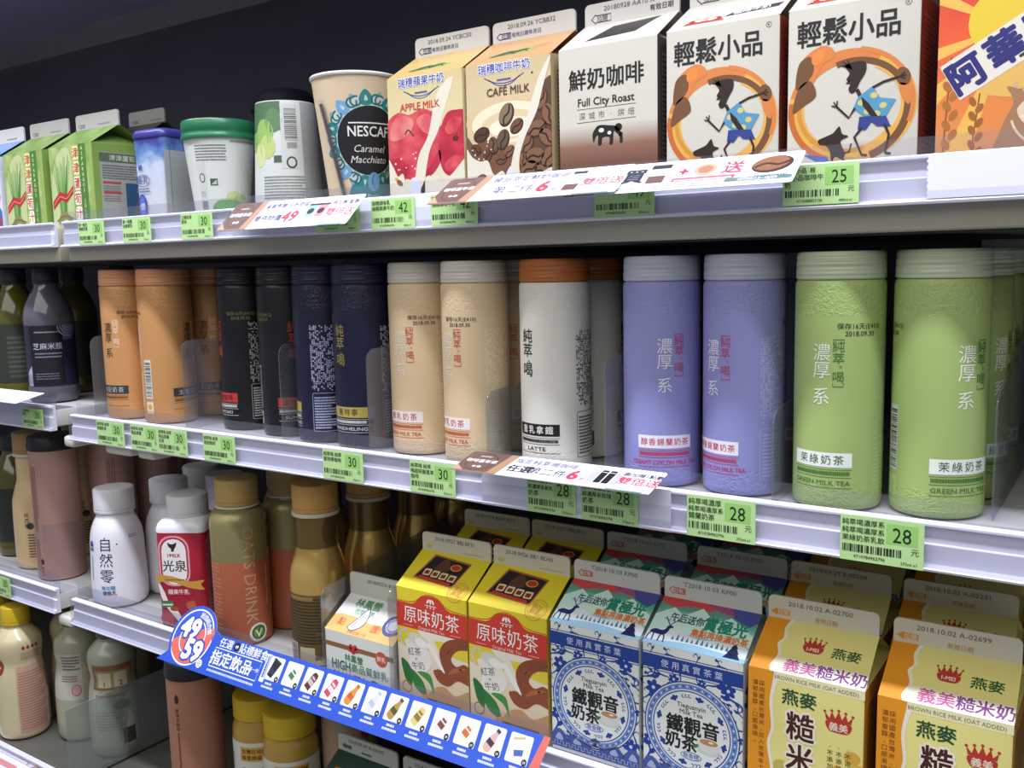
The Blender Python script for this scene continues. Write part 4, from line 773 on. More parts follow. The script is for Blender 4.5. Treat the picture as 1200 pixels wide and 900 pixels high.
w1 = tb('wht', -.4300, .700, -36, 'white latte bottle with amber cap and black lettering, in front', (p_wht, c_brn), LAT)
tb('wht', -.4330, .767, 92, 'white latte bottle with amber cap, hidden behind the front one', (p_wht, c_brn), LAT)
tb('lav', -.3263, .696, 4, 'lavender milk tea bottle showing its whole label', (p_lav, c_clr), LAV, (-62, 0))
tb('lav', -.2585, .699, -47, 'lavender milk tea bottle with its label turned left, beside the green one', (p_lav, c_clr), LAV, (76, 0))
tb('grn', -.1845, .692, -22, 'green milk tea bottle with date stamp, left of its twin', (p_grn, c_clrg), GRN, (26, 0))
tb('grn', -.1186, .703, 32, 'green milk tea bottle at the right end of the front row', (p_grn, c_clrg), GRN, (-60, 0))
tb('grn', -.1130, .768, 50, 'green milk tea bottle in the second row behind the right one', (p_grn, c_clrg), GRN, (-60, 0))
tb('grn', -.1130, .835, 40, 'green milk tea bottle in the third row, deepest of the green ones', (p_grn, c_clrg), GRN, (-60, 0))
tb('lav', -.2600, .768, 60, 'lavender milk tea bottle in the second row', (p_lav, c_clr), LAV, (76, 0))

# ================================================================== other bottles
def bottle(name, X, Y, floor, turn, label, group, parts, art=None, artR=31., prof=None, n=48, artw=None, step=3., ah=200., vcuts=None, cat='bottle'):
    """parts: list of (part name, profile, material); the artwork is wrapped on the first part"""
    r = empty(name, (X, Y, floor + UP), face(X, Y) + math.radians(turn), label, cat, group)
    for i, (pn, pr, m) in enumerate(parts):
        b = MB(); b.lathe(pr, m, n)
        if i == 0 and art:
            w = 2 * math.pi * artR; A = Art(w, ah, -w / 2); art(A); b.art(A, cyl(Prof(pr, artR) if prof else artR), step=step, vcuts=[z for _, z in pr[1:-1]] if prof else None)
        b.build(pn, r)
    return r
def again(o, X, Y, turn, label, floor=None): return copy_tree(o, (X, Y, floor if floor is not None else o.location.z), face(X, Y) + math.radians(turn), label)
def screwcap(r, z0, z1, ring=True, rib=.6):
    p = [(r - 1.5, z0), (r - .2, z0 + .3), (r, z0 + 1)]
    if ring: p += [(r, z0 + 3.6), (r - .8, z0 + 4), (r - .8, z0 + 4.6), (r - .1, z0 + 5)]
    return p + [(r - .2, z1 - 2), (r - .8, z1 - .6), (r - 2.2, z1), (r - 5, z1)]
# dark sesame and olive drinks in the neighbouring bay
PET = [(26, 0), (30, 1.5), (31.5, 6), (31.5, 20), (31, 22), (31, 104), (31.5, 106), (31, 116), (29, 126), (24, 139), (18, 149), (15.2, 154), (15, 160)]
def liquid(name, h, rough=.12): return mat(name, h, rough, 0, .6, .6)
def art_sesame(A):
    A.rect(-97, 22, 195, 82, '26243a', 1); A.rect(-24, 24, 44, 79, '141318', 3)
    A.tx('芝麻米漿', 0, 76, 9.6, 'b9b7c4', b=.0); A.fine(-16, 94, 32, 3, 1, '8a8896', 4, 3); A.fine(-17, 61, 34, 9, 2, '7a7888', 4, 4, .4, 2); A.fine(-18, 32, 30, 10, 3, '6a6878', 4, 5, .4, 4)
    for k in range(4): A.ring(28, 103, 15 - 3.6 * k, 15 - 3.6 * k, 1.5, '9a98b4', 4, 180, 360)
    A.rect(20, 84, 16, 20, '5a5876', 2); A.poly([(-34, 23), (-24, 23), (-24, 50), (-34, 40)], 'a9a7c0', 3)
    for k in range(3): A.ring(-29, 32, 5.4 - 1.8 * k, 7 - 2 * k, .8, '6a6888', 4)
GD = 'dark bottles in the neighbouring bay'
ses = bottle('sesame_bottle', -1.2334, .700, FM + .008, -8, 'black labelled grey sesame drink bottle left of the orange bottles', GD, [('bottle_body', PET, liquid('sesame_liquid', '5a5660')), ('screw_cap', screwcap(16.6, 158, 180), mat('dark_cap', '2a2c32', .4))], art_sesame)
oli = bottle('olive_drink_bottle', -1.3190, .702, FM + .008, 10, 'olive green drink bottle with dark cap at the left edge', GD, [('bottle_body', PET, liquid('olive_liquid', '565014')), ('screw_cap', screwcap(16.6, 158, 180), mat('dark_cap', '2a2c32', .4))], lambda A: (A.rect(-97, 22, 195, 82, '2e3128', 1), A.fine(-20, 30, 40, 60, 9, '4a4e40', 3, 3)))
again(oli, -1.1850, .782, 40, 'olive green drink bottle half hidden behind the grey sesame bottle')
again(oli, -1.3050, .780, 70, 'olive green drink bottle in the second row at the left edge')

# pink tumblers
def art_tumbler(A):
    A.vfine(-38, 70, 12, 90, 4, '8a5a58', 4, 4, .5, 2); A.vfine(-40, 12, 12, 46, 3, '8a5f5c', 4, 8, .5, 2); A.rect(-24, 4, 86, 76, 'a08078', 1)
    A.poly([(-30, 28), (-27, 32), (-24, 28), (-25, 23), (-29, 23)], '3c2826', 5); A.vt('經典系', -27, 20, 4.4, 5, '4a302c', 5)
TUM = [(28, 0), (30.6, 1.5), (31, 5), (31, 178), (31.3, 181), (30, 182)]
tum_parts = [('tumbler_body', TUM, mat('rose_shell', 'bc9284', .42, .15, .5)), ('lid', [(30, 181), (32.2, 181.5), (32.6, 184), (32.6, 188), (31.6, 191), (31.2, 198), (29.8, 200), (24, 200)], mat('lid_black', '17171a', .4))]
GP = 'rose pink tumbler bottles'
tum = bottle('tumbler_bottle', -1.2516, .700, FB + .006, 0, 'rose pink tumbler bottle with black lid, first of its column', GP, tum_parts, art_tumbler)
again(tum, -1.2350, .775, 60, 'rose pink tumbler bottle second in the column, under the white bracket')
again(tum, -1.2350, .850, 100, 'rose pink tumbler bottle third in the column, deep in the shade')
again(tum, -1.2350, .925, 30, 'rose pink tumbler bottle at the back of its column')
tum_parts2 = [('tumbler_body', TUM, mat('copper_shell', 'b0795f', .42, .15, .5))] + tum_parts[1:]
def art_tumbler2(A):
    A.poly([(-27, 160), (-24, 166), (-21, 160), (-22, 154), (-26, 154)], '2c1c18', 5); A.vt('經典系咖啡', -24, 148, 5, 5.6, '5a3a30', 5, b=.02); A.vfine(-25, 70, 2.4, 48, 1, '5a3a30', 4, 3, .9, 3)
bottle('tumbler_bottle', -.9170, .660, FL, 4, 'tall copper pink tumbler with black lid under the blue banner', GP, tum_parts2, art_tumbler2)
tum3 = bottle('tumbler_bottle', -.9000, .745, FL, 30, 'copper pink tumbler in the second row behind the yellow capped jars', GP, tum_parts2, art_tumbler2)

# beige and gold glass-shaped bottles
GLD = [(28, 0), (31, 2), (32, 7), (32, 60), (31.6, 78)] + smooth_prof([(31.6, 82), (30.4, 100), (26.6, 115), (23.2, 126)], 4) + [(22.5, 132), (22.4, 163)]
COLL = [(22.6, 162), (25.4, 162.6), (25.8, 164), (25.4, 166.5), (22.6, 167)]
m_gold = mat('gold_shell', 'e0b868', .22, .65); m_gold2 = mat('gold_neck', '8a7040', .3, .6)
def art_gold(A):
    A.rect(-100, 128, 201, 35, m_gold2, 1); A.ell(20, 146, 13, 15, '5a451f', 3)
    A.rect(-46, 8, 52, 72, '5e4a24', 1); A.fine(-44, 26, 48, 52, 15, '2e2410', 3, 7, .5, 3); A.rect(-42, 74, 34, 4, '8a7038', 4)
    A.rect(-44, 2, 14, 24, 'c8c4b8', 4); A.bars(-43, 3, 12, 22, '1c1a16', 5, True, 3); A.rrect(-26, 4, 18, 18, 1, 'b8ab86', 4)
    A.vt('貝納頌', 32, 92, 15, 17, '3a2c14', 5, b=.02); A.fine(24, 36, 20, 3, 1, '3a2c14', 4, 3, .9, 2)
GG = 'gold bottles on the lower shelf'
gp = [('bottle_body', GLD, m_gold), ('collar', COLL, mat('collar_cream', 'cfc8b6', .4)), ('screw_cap', screwcap(24.8, 167, 197), ribbed('ochre_cap', 'cc9a52', .4, 2.2, 'u'))]
gd = bottle('gold_bottle', -.7390, .700, FB, 0, 'gold bottle with ochre cap in front, beside the small milk carton', GG, gp, art_gold, 32., prof=True)
for x, y, t, l in ((-.736, .780, 60, 'gold bottle second in the column, right behind the front gold bottle'), (-.732, .860, 20, 'gold bottle third in the column, behind the small milk carton'), (-.738, .940, 90, 'gold bottle fourth in the column, near the yellow cartons'), (-.8650, .835, 0, 'gold bottle half hidden behind the second orange bottomed oat bottle')): again(gd, x, y, t, l)
def art_beige(A):
    A.ell(10, 135, 16, 20, 'c8883a', 2, 20); A.ell(22, 128, 12, 14, 'd8a45c', 3, 0); A.vt('紐西蘭', -26, 84, 7, 8, '3a3028', 5); A.ell(-22, 64, 5, 5, '4a4038', 4); A.fine(-26, 18, 24, 36, 9, '5a4a38', 4, 3, .5, 3)
    A.vt('奶茶工坊', 26, 92, 11, 13, '1f1a16', 5, b=.03); A.poly([(-10, 4), (60, 4), (60, 22), (10, 18), (-10, 12)], '2a1e16', 3)
bei = bottle('milk_tea_bottle', -1.3280, .712, FB + .006, 20, 'beige milk tea bottle with tan cap beside the pink tumbler', None, [('bottle_body', GLD, mat('beige_shell', 'dcc08c', .3, 0, .5, .4)), ('collar', COLL, mat('collar_cream', 'cfc8b6', .4)), ('screw_cap', screwcap(24.8, 167, 197), ribbed('tan_cap', 'b08a54', .4, 2.2, 'u'))], art_beige, 32., prof=True)

again(bei, -1.3300, .788, 40, 'beige milk tea bottle in the second row, left of the pink tumblers')
again(oli, -1.4150, .730, 20, 'dark olive bottle on the lower shelf at the left edge of the picture', FB + .006 + UP)
again(oli, -1.4200, .805, 60, 'dark olive bottle on the lower shelf behind the one at the left edge', FB + .006 + UP)
# white drinking yogurt
YOG = smooth_prof([(28, 0), (32.5, 3), (34.6, 14), (34.2, 40), (33.2, 66), (32.6, 84), (30.6, 98), (27, 108), (23.2, 115)], 4) + [(22.6, 118), (22.6, 123)]
def art_yog(A):
    N = '2b3350'
    for i, (ch, v) in enumerate((('自', 84), ('然', 63.5), ('零', 43))): A.tx(ch, -3, v, 19, N)
    A.ell(12, 84, 1, 1, N, 5, n=8); A.ell(-27, 84, 4.4, 3, '2f6fb0', 4, 20); A.poly([(-32, 80), (-22, 80), (-22, 83), (-32, 83)], '2c4a90', 5); A.tx('福樂', -27, 76.5, 5.4, '2c4a90', b=.04)
    A.vfine(-27, 34, 5, 34, 1, '8a90a8', 4, 3, .5, 1.6); A.tx('無加糖', -2, 27.6, 6, '3f8ab8', b=.04); A.tx('優酪乳', -1, 21, 6, '3a4058', b=.04); A.fine(28, 90, 12, 5, 2, 'a0a0b4', 4, 4)
GY = 'white yogurt bottles'
m_wht = mat('white_gloss', 'e9e8ec', .32, 0, .5, .2)
yog = bottle('yogurt_bottle', -1.0980, .690, FB, -22, 'white yogurt drink bottle with dark blue writing, in front', GY, [('bottle_body', YOG, m_wht), ('screw_cap', screwcap(25, 121, 152), ribbed('white_cap', 'e6e5e6', .4, 1.4, 'u'))], art_yog, 34., prof=True)
for x, y, t, l in ((-1.0780, .758, 80, 'white yogurt bottle second in line, left of the red milk bottle cap'), (-1.0340, .815, 60, 'white yogurt bottle behind the red milk bottle cap'), (-1.1100, .835, 40, 'white yogurt bottle behind the second one, only its cap showing'), (-1.0100, .900, 20, 'white yogurt bottle deepest in the row, behind the oat bottle cap')): again(yog, x, y, t, l)

# square red milk bottle
def red_bottle():
    X, Y = -.9570, .6975; r = empty('milk_bottle', (X, Y, FB + UP), math.radians(30), 'square red and white milk bottle with white cap', 'bottle'); h = .0305
    b = MB(); lv = [rr(-h + k, -h + k, h - k, h - k, .009, z * 1e-3, 6) for k, z in ((.003, 0), (.001, 1), (0, 3), (0, 118))]; b.loft(lv, mat('milk_red', 'b62436', .35)); w = 61.
    F, S = Art(w, 118), Art(w, 118)
    F.rrect(4, 52, 38, 62, 16, 'd9a0a8', 2); F.rrect(6, 54, 34, 58, 15, 'b62436', 3); F.rrect(8, 54, 30, 56, 14, 'efe9e4', 4); F.tx('I♥MILK' if False else 'I MILK', 23, 90, 6, 'b02a34', b=.05); F.ell(18.2, 90.6, 1.2, 1.2, 'b02a34', 7, n=8)
    F.sm([(17, 101), (16, 106), (19, 104), (23, 104), (27, 106), (26, 101), (24, 98), (23, 95), (20, 95), (20, 98)], '2a2426', 6); F.tx('光泉', 23, 77, 15, '211d1d', b=.03)
    F.sm([(0, 66), (20, 64), (40, 58), (58, 60), (54, 54), (58, 48), (40, 50), (20, 57), (0, 58)], 'c9973f', 7); F.fine(10, 59, 24, 3, 1, '8a5a20', 8, 3); F.rrect(8, 40, 36, 10, 4, '8a2030', 6); F.rrect(9, 41, 34, 8, 3.4, 'a52838', 7); F.tx('蘋果牛乳', 26, 45, 6.6, 'f2dcd6', l=9, b=.03)
    F.sm([(2, 56), (8, 46), (14, 30), (24, 20), (32, 4), (40, -2), (30, -3), (22, 10), (10, 26), (4, 40)], 'ece4dc', 8); F.rect(4, 26, 15, 8, '3f7a3c', 9); F.fine(5, 28, 13, 4, 1, 'e8e4d8', 10, 3); F.ell(10, 12, 8, 8, 'c03a40', 5); F.sm([(34, 30), (44, 34), (46, 26), (40, 20)], 'b5603a', 6); F.sm([(36, 14), (46, 18), (52, 14), (44, 8)], '8d2a2a', 6); speck(F, 'ecdcd4', 3, 9, 40, 6, 58, 26, .6, 1.4, 8); F.ell(20, 24, 6, 3, 'a54a2a', 9)
    S.rrect(3, 0, 55, 114, 14, 'cf7f8c', 2); S.line([(9, 4), (9, 72), (52, 72), (52, 4), (9, 4)], .6, '7a3a48', 3); S.fine(12, 8, 38, 60, 12, '7a3a48', 4, 4, .5, 3); S.ell(38, 88, 9, 7, 'e8e0d8', 4); S.ell(34, 90, 4, 3, '2a2426', 5); S.ell(42, 86, 3, 3, '2a2426', 5); S.ell(38, 82, 3, 2, 'd99aa0', 5); S.fine(14, 98, 34, 4, 1, 'a04a58', 4, 4)
    b.art(F, lambda u, v, e: ((u - w / 2) * 1e-3, -h - e - 3e-5, v * 1e-3)); b.art(S, lambda u, v, e: (h + e + 3e-5, (u - w / 2) * 1e-3, v * 1e-3)); b.build('bottle_body', r)
    b = MB(); b.loft([rr(-h + k, -h + k, h - k, h - k, max(.009, c), z * 1e-3, 6) for k, z, c in ((-.0003, 117.5, .009), (-.0003, 122, .009), (.001, 127, .011), (.004, 131, .014), (.0075, 134, .0225))], m_wht); b.build('shoulder', r)
    b = MB(); b.lathe(screwcap(24.5, 133, 159), ribbed('white_cap', 'e6e5e6', .4, 1.4, 'u')); b.build('screw_cap', r)
red_bottle()

# oat drink, olive-gold over orange
OAT = [(28, 0), (31, 1.5), (32.3, 5), (32.3, 136)] + smooth_prof([(32.3, 138), (31.6, 146), (28, 153), (23.5, 156)], 4) + [(23, 158), (23, 162)]
def art_oat(A):
    A.rect(-102, 0, 204, 98, 'ae5f40', 1); A.tx('OATS DRINK', 10, 82, 19, 'bb9168', rot=-90, sx=1.02, b=-.01); A.vfine(30, 40, 6, 50, 1, 'd0a078', 4, 3, .4, 2)
    A.rect(38, 108, 22, 34, '2c2724', 3); A.ell(48, 128, 7, 7, '9a8a6a', 4); A.tx('Q', 48, 114, 8, 'c8b890'); A.ell(16, 14, 11, 11, 'ddd9c8', 5); A.ell(16, 14, 8.4, 8.4, '2f5a2c', 6); A.ell(16, 14, 6, 6, '6f9a3a', 6); A.poly([(11, 18), (16, 8), (21, 18), (18, 16), (16, 12), (14, 16)], 'e3e0b8', 7); A.fine(-52, 20, 26, 80, 18, 'c08060', 4, 3, .4, 3)
GO = 'oat drink bottles'
oat = bottle('oat_drink_bottle', -.8580, .692, FB, 0, 'olive gold and orange oat drink bottle in front, lettering down its side', GO, [('bottle_body', OAT, mat('olive_gold', '9c9060', .35, .4)), ('collar', [(23, 158), (25, 158.6), (25, 160), (23, 160.6)], mat('collar_cream', 'cfc8b6', .4)), ('screw_cap', screwcap(24.2, 161, 191), ribbed('gold_cap', 'b99a58', .4, 2, 'u'))], art_oat, 32.3, prof=True)
again(oat, -.8450, .758, 120, 'olive gold and orange oat drink bottle half hidden in the second row')

# bottom shelf: soy drinks, honey jars, coffee can, green cartons
SOY = smooth_prof([(27, 0), (32, 3), (34, 14), (34.2, 40), (33.4, 72), (31.2, 94), (28.9, 108), (30.4, 120), (31.6, 132), (30.2, 142), (24, 151), (17, 158)], 3) + [(16.2, 164)]
def art_soy(A):
    A.rect(-12, 10, 40, 96, 'c29a84', 2); A.fine(-10, 16, 36, 84, 22, '9a6a58', 4, 3, .45, 3); A.rect(30, 16, 13, 36, 'b8b4a8', 4); A.bars(31, 18, 11, 32, '2c2a28', 5, True, 4); A.vfine(30, 60, 12, 36, 3, '9a5a48', 4, 5)
    for k in range(4): A.ell(0 + 6.4 * k, 133, 2.2, 2.8, 'a0342c', 4, n=12)
    A.fine(-4, 116, 32, 12, 4, 'b08070', 4, 8, .4, 3); A.sm([(-60, 110), (-40, 118), (-30, 112), (-34, 96), (-56, 92)], '8a3a34', 3); A.tx('Soy', -44, 106, 13, 'e0c8a8', b=.02, sh=.3)
GS = 'cream soy drink bottles on the bottom shelf'
soy = bottle('soy_drink_bottle', -1.3100, .658, FL, 10, 'cream soy drink bottle with yellow cap in the lower left corner', GS, [('bottle_body', SOY, mat('soy_cream', 'cfc096', .25, 0, .5, .6)), ('screw_cap', screwcap(18.6, 162, 188), ribbed('yellow_cap', 'd3b21e', .4, 1.6, 'u'))], art_soy, 32., prof=True)
again(soy, -1.3000, .735, 100, 'cream soy drink bottle second in line behind the yellow capped one')
again(soy, -1.3900, .672, 60, 'cream soy drink bottle at the very left edge')
again(soy, -1.2900, .812, 110, 'cream soy drink bottle third in line, dark red lettering showing')
def art_grain(A):
    A.rect(-60, 62, 62, 66, 'b9b6a8', 2); A.fine(-26, 104, 26, 22, 5, '6a5a50', 4, 3, .5, 3); A.fine(-26, 88, 22, 10, 3, '8a5a50', 4, 5, .5, 3); A.ell(-6, 76, 6, 8, 'c8a09a', 4); A.ring(-6, 76, 6, 8, 1, 'a84a48', 5)
    for k in range(10): A.ell(14 + (3 if k % 2 else -3), 66 + k * 5, 4.4, 2, 'b08a3c', 4, 60 if k % 2 else 120)
    A.line([(14, 60), (14, 118)], 1, '8a6a2c', 3)
gr = bottle('grain_drink_bottle', -1.2330, .702, FL, 0, 'clear grain drink bottle with wheat ear on its label', None, [('bottle_body', SOY, mat('grain_cream', 'a5a288', .3, 0, .5, .6)), ('screw_cap', screwcap(18.6, 162, 186), mat('olive_cap', '55523f', .4))], art_grain, 31., prof=True)
def art_grain2(A):
    A.rect(-30, 96, 56, 34, '8a5a38', 2); A.rect(-26, 98, 50, 24, '9a8a5c', 3); A.rrect(-22, 99, 18, 20, 2, 'c9c0a0', 4); A.rrect(0, 99, 18, 20, 2, 'c9c0a0', 4); A.tx('1', -13, 104, 9, '4a3a20', b=.03); A.tx('2', 9, 104, 9, '4a3a20', b=.03)
    A.rect(-30, 16, 56, 78, 'aeb0a4', 1); A.fine(-26, 40, 36, 28, 7, '7a7a70', 4, 3, .4, 4); A.ell(8, 74, 11, 7, '6f8a50', 3); A.ell(8, 74, 8, 5, '4a7a38', 4); A.fine(-26, 86, 40, 5, 1, 'a05048', 4, 3); A.rect(6, 18, 16, 22, '4a4a46', 4)
bottle('grain_drink_bottle', -1.1510, .702, FL, 0, 'clear grain drink bottle with two pale panels numbered 1 and 2', None, [('bottle_body', SOY, mat('grain_grey', 'a0a28f', .3, 0, .5, .6)), ('screw_cap', screwcap(18.6, 162, 186), mat('olive_cap', '55523f', .4))], art_grain2, 31., prof=True)
JAR = [(27, 0), (30.5, 1.5), (31.2, 5), (31.2, 114)] + smooth_prof([(31.2, 116), (30.4, 126), (27.4, 134), (26, 137)], 4) + [(26, 140)]
def art_jar(A):
    A.rect(-98, 12, 196, 102, 'd8d6c8', 2); A.rect(-20, 92, 40, 17, 'd0a23c', 4); A.tx('台灣在地鮮純', 0, 104, 6, '4a3518', b=.04); A.tx('蜂蜜檸檬蘆薈', 0, 96.5, 6, '7a4a18', b=.05)
    A.fine(-18, 78, 38, 8, 2, '3c3a34', 4, 5, .5, 3); A.vt('營養標示', -15, 74, 5, 6, '3c3a34', 5); A.fine(-8, 44, 28, 30, 9, '55534c', 4, 6, .5, 3)
    A.fine(-60, 30, 26, 70, 16, '6a685e', 4, 8, .5, 3)
GJ = 'honey drink jars with yellow caps'
jar = bottle('honey_drink_jar', -.7760, .680, FL, 0, 'honey drink jar with yellow cap in front, right one of the pair', GJ, [('jar_body', JAR, mat('honey_amber', 'b8923a', .2, 0, .5, .6)), ('screw_cap', screwcap(29, 138, 163), ribbed('yellow_cap_wide', 'd6b322', .42, 1.6, 'u'))], art_jar, 31.2, prof=True, cat='jar')
again(jar, -.8395, .690, -10, 'honey drink jar with yellow cap beside the copper pink tumbler')
def art_can(A):
    A.tx('果汁牛', 4, 112, 10, '3a3430'); A.tx('100', 4, 84, 27, '2c2826', b=.0, sx=.85); A.fine(-12, 58, 32, 6, 1, '2c2826', 4, 3, .9, 5); A.sm([(2, 134), (6, 144), (14, 140), (8, 136), (16, 130), (8, 128)], 'b5462c', 4)
bottle('juice_bottle', -.7330, .729, FL, 20, 'brown capped bottle marked 100 behind the honey jars', None, [('bottle_body', [(28, 0), (30.5, 2), (31, 6), (31, 150), (29.5, 158), (28, 160)], mat('kraft_shell', 'b59a7c', .45)), ('screw_cap', screwcap(29.5, 159, 176), mat('brown_cap', '7a5f34', .4))], art_can)
def art_dark(fr, ga, ri):
    ga.rect(0, 0, 84, 60, '1e3c2c', 1); ga.rrect(10, 20, 20, 12, 2, 'c8502c', 3); ga.tx('嚴選', 20, 26, 7, 'f0e4c8', b=.03); ga.fine(36, 16, 42, 22, 3, '3c5a48', 3, 4); fr.rect(0, 0, 84, 118, '1e3c2c', 1)
def fin_dark(A): A.poly([(6, 6), (11, 9.4), (11, 7.6), (20, 7.6), (20, 4), (11, 4), (11, 2.4)], '2f6a3c', 2); A.fine(34, 3, 14, 4, 1, '4a5a4c', 2, 3)
GC = 'dark green cartons on the bottom shelf'
carton('dark', -.6460, .626, FL, 'dark green carton with pale fin under the banner, beside the honey jars', GC, w=84., d=84., H=118., rise=28., fin=18., date='2018.09.29 A-05505', base='234634', top='1e3c2c', finc='bfc0b0', art=art_dark, fin_art=fin_dark)
carton('dark', -.5560, .626, FL, 'dark green carton second from the honey jars, under the right half of the banner', GC, w=84., d=84., H=118., rise=28., fin=18., date='2018.09.29 A-05507', finc='bfc0b0', fin_art=fin_dark)

# ================================================================== paper cups on the upper shelf
GU = 'paper cups on the upper shelf'
def cup(name, X, Y, turn, label, r0, r1, h, bodym, art, parts, inv=False):
    r = empty(name, (X, Y, FT + UP), face(X, Y) + math.radians(turn), label, 'cup', GU)
    pr = [(r0 - 1.5, 2), (r0 - .4, 0), (r0, 0), (r0, 1.5), (r1, h)]
    if inv: pr = [(r0, 0), (r1, h - 1.5), (r1 - .3, h), (r1 - 1.4, h), (r1 - 1.6, h - 3)]
    b = MB(); b.lathe(pr, bodym, 56, cap0=True, cap1=True); ref = (r0 + r1) / 2; w = 2 * math.pi * ref; A = Art(w, h - .5, -w / 2); art(A)
    b.art(A, cyl(Prof([(r0, 0), (r1, h)], ref)), step=3.); b.build('cup_body', r)
    for pn, p, m in parts:
        b = MB(); b.lathe(p, m, 56); b.build(pn, r)
    return r
def art_green(A):
    A.rect(-26, 0, 9, 78, 'c9cbc4', 3); A.bars(-25.4, 4, 7.6, 14, '2c2c2a', 4, True, 5); A.rect(-25, 22, 6, 6, 'b0b2ac', 4); A.ell(-21, 42, 3.4, 5, '4a4c48', 4); A.ell(-21, 42, 2.4, 3.8, 'c9cbc4', 5); A.rect(-12, 34, 8, 7, '4a5a48', 4); A.poly([(-11, 35), (-5, 35), (-5, 40)], 'b8c0b0', 5)
    A.fine(-26, 60, 32, 18, 6, '6a6c66', 4, 3, .45, 2); A.fine(10, 79, 30, 3, 1, '8a8a84', 4, 4, .8, 2)
    for u, v, a, b_, c in ((8, 10, 20, 9, '6aa05a'), (22, 15, 10, 10, 'a4bc6c'), (14, 20, 10, 8, 'c3c88a'), (0, 12, 9, 7, '86b478'), (28, 12, 8, 8, 'b8c47a')): A.ell(u, v, a, b_, c, 1 + (a % 3))
    A.ell(-78, 30, 20, 22, '6aa05a', 1)
cup('paper_cup', -.8610, .700, 0, 'white paper cup with dark green lid and green watercolour at its foot', 28.5, 38, 86, mat('cup_paper', 'cdcfc6', .5), art_green, [('lid', [(37.4, 84), (40.4, 84), (40.8, 86), (40.2, 88), (39.6, 89), (39.4, 92), (40, 93), (39.6, 102), (38.4, 104), (36, 104), (35.6, 101), (20, 101)], mat('lid_green', '1e6a44', .35))])
def art_inv(A):
    A.rect(-50, 82, 44, 29, '4a6a48', 1); A.rect(-50, 62, 30, 22, '7ea058', 1)
    for u, v, a, b_, c in ((-26, 80, 12, 14, '8aac58'), (-22, 66, 10, 12, 'b0bc70'), (-32, 58, 8, 12, 'c0c890'), (-14, 92, 10, 12, '5a7a50')): A.ell(u, v, a, b_, c, 2)
    A.rect(-6, 44, 18, 64, 'bdbfb8', 3); A.bars(-2, 72, 13, 32, '3a3a38', 4, True, 4); A.rect(0, 64, 10, 6, '8a8a84', 4); A.ell(4, 50, 5.4, 6, '3a3a38', 4); A.ell(4, 50, 3.6, 4.2, 'bdbfb8', 5); A.rect(-14, 50, 8, 7, '4a5a48', 4)
    A.fine(-26, 14, 42, 24, 8, '7a7c74', 4, 5, .5, 2); A.rect(16, 0, 40, 111, '9a9d9a', 2); A.poly([(12, 4), (20, 8), (12, 10), (8, 6)], '2c4a30', 5)
cup('paper_cup', -.7560, .702, 0, 'upturned white and green paper cup with a barcode near its top', 36, 30.5, 112, mat('cup_paper_grey', 'bfc2ba', .5), art_inv, [], inv=True)
def art_caramel(A):
    T, T2, BL = '2c7f80', '1f6a70', '6f9fc4'
    A.poly([(-6, 0), (2, 18), (10, 34), (20, 44), (128, 44), (128, 0)], T, 1); A.poly([(-140, 0), (-70, 0), (-70, 60), (-140, 60)], T, 1)
    A.ell(24, 62, 41, 41, 'c3c6ba', 2, n=40)
    for k in range(11):
        a = math.radians(30 + 33 * k); x, y = 24 + 37 * math.cos(a), 62 + 37 * math.sin(a); ca, sa = math.cos(a), math.sin(a); A.sm([(x + p * ca - q * sa, y + p * sa + q * ca) for p, q in ((-4, -4), (2, -6), (10, 0), (2, 6), (-4, 4))], BL if k % 3 == 0 else T, 3); A.sm([(x + p * ca - q * sa, y + p * sa + q * ca) for p, q in ((0, -1.6), (5, 0), (0, 1.6))], 'c3c6ba', 4)
        for d in (-.24, .24): A.ring(24 + 38 * math.cos(a + d), 62 + 38 * math.sin(a + d), 5.2, 5.2, 1.7, T2, 4, 33 * k, 33 * k + 290, 14)
        A.ell(24 + 44 * math.cos(a + .28), 62 + 44 * math.sin(a + .28), 1.6, 1.6, BL, 4, n=8)
    A.ell(24, 62, 32, 32, '1c1d1f', 5, n=44); A.tx('NESCAFÉ', 26, 71, 13.5, 'e6e4de', b=.03, sx=.86, l=8); A.rect(4, 77.6, 44, 1.2, 'e6e4de', 8); A.tx('Caramel', 24, 55, 9.5, 'dcd8ce', sh=.25, l=8); A.tx('Macchiato', 24, 45, 9.5, 'dcd8ce', sh=.25, l=8)
    A.ell(28, 24, 7, 9, BL, 5); A.line([(28, 31), (26, 25), (29, 18)], 1, T2, 6, smooth=4); A.tx('Brazilian', 30, 11, 5.6, 'c9d0cc', l=8); A.tx('Single Origin', 30, 4.5, 5.6, 'c9d0cc', l=8); A.poly([(22, -2), (40, 2), (40, -2)], '8a4a2c', 6)
cup('coffee_cup', -.6540, .700, -19, 'tan coffee cup with black round emblem and a straw on its side', 28.5, 42.5, 124, mat('cup_tan', 'cdb896', .5), art_caramel, [('rim', [(42, 121.5), (43.6, 122), (44.2, 123.5), (43.6, 125), (41.8, 125), (41.6, 123)], mat('rim_white', 'd6d4cc', .35))])
b = MB(); th = face(-.654, .700); wrap = MB()
def on_cup(t, v, k): R = 28.5 + 14 * v / 124; return (-.654 + (R + k) * 1e-3 * math.sin(t), .700 - (R + k) * 1e-3 * math.cos(t), FT + v * 1e-3)
b.tube([on_cup(th - .92 + .06 * k, 98 - 11.5 * k, 2.2) for k in range(9)], .0016, mat('straw_dark', '4a3f3a', .35)); st = b.build('drinking_straw')
tag(st, 'dark drinking straw held against the side of the tan coffee cup', 'straw')
b = MB(); b.tube([on_cup(th - .92 + .06 * k, 101 - 11.7 * k, 2.2) for k in range(9)], .0028, m_clear); b.build('clear_sleeve', st)
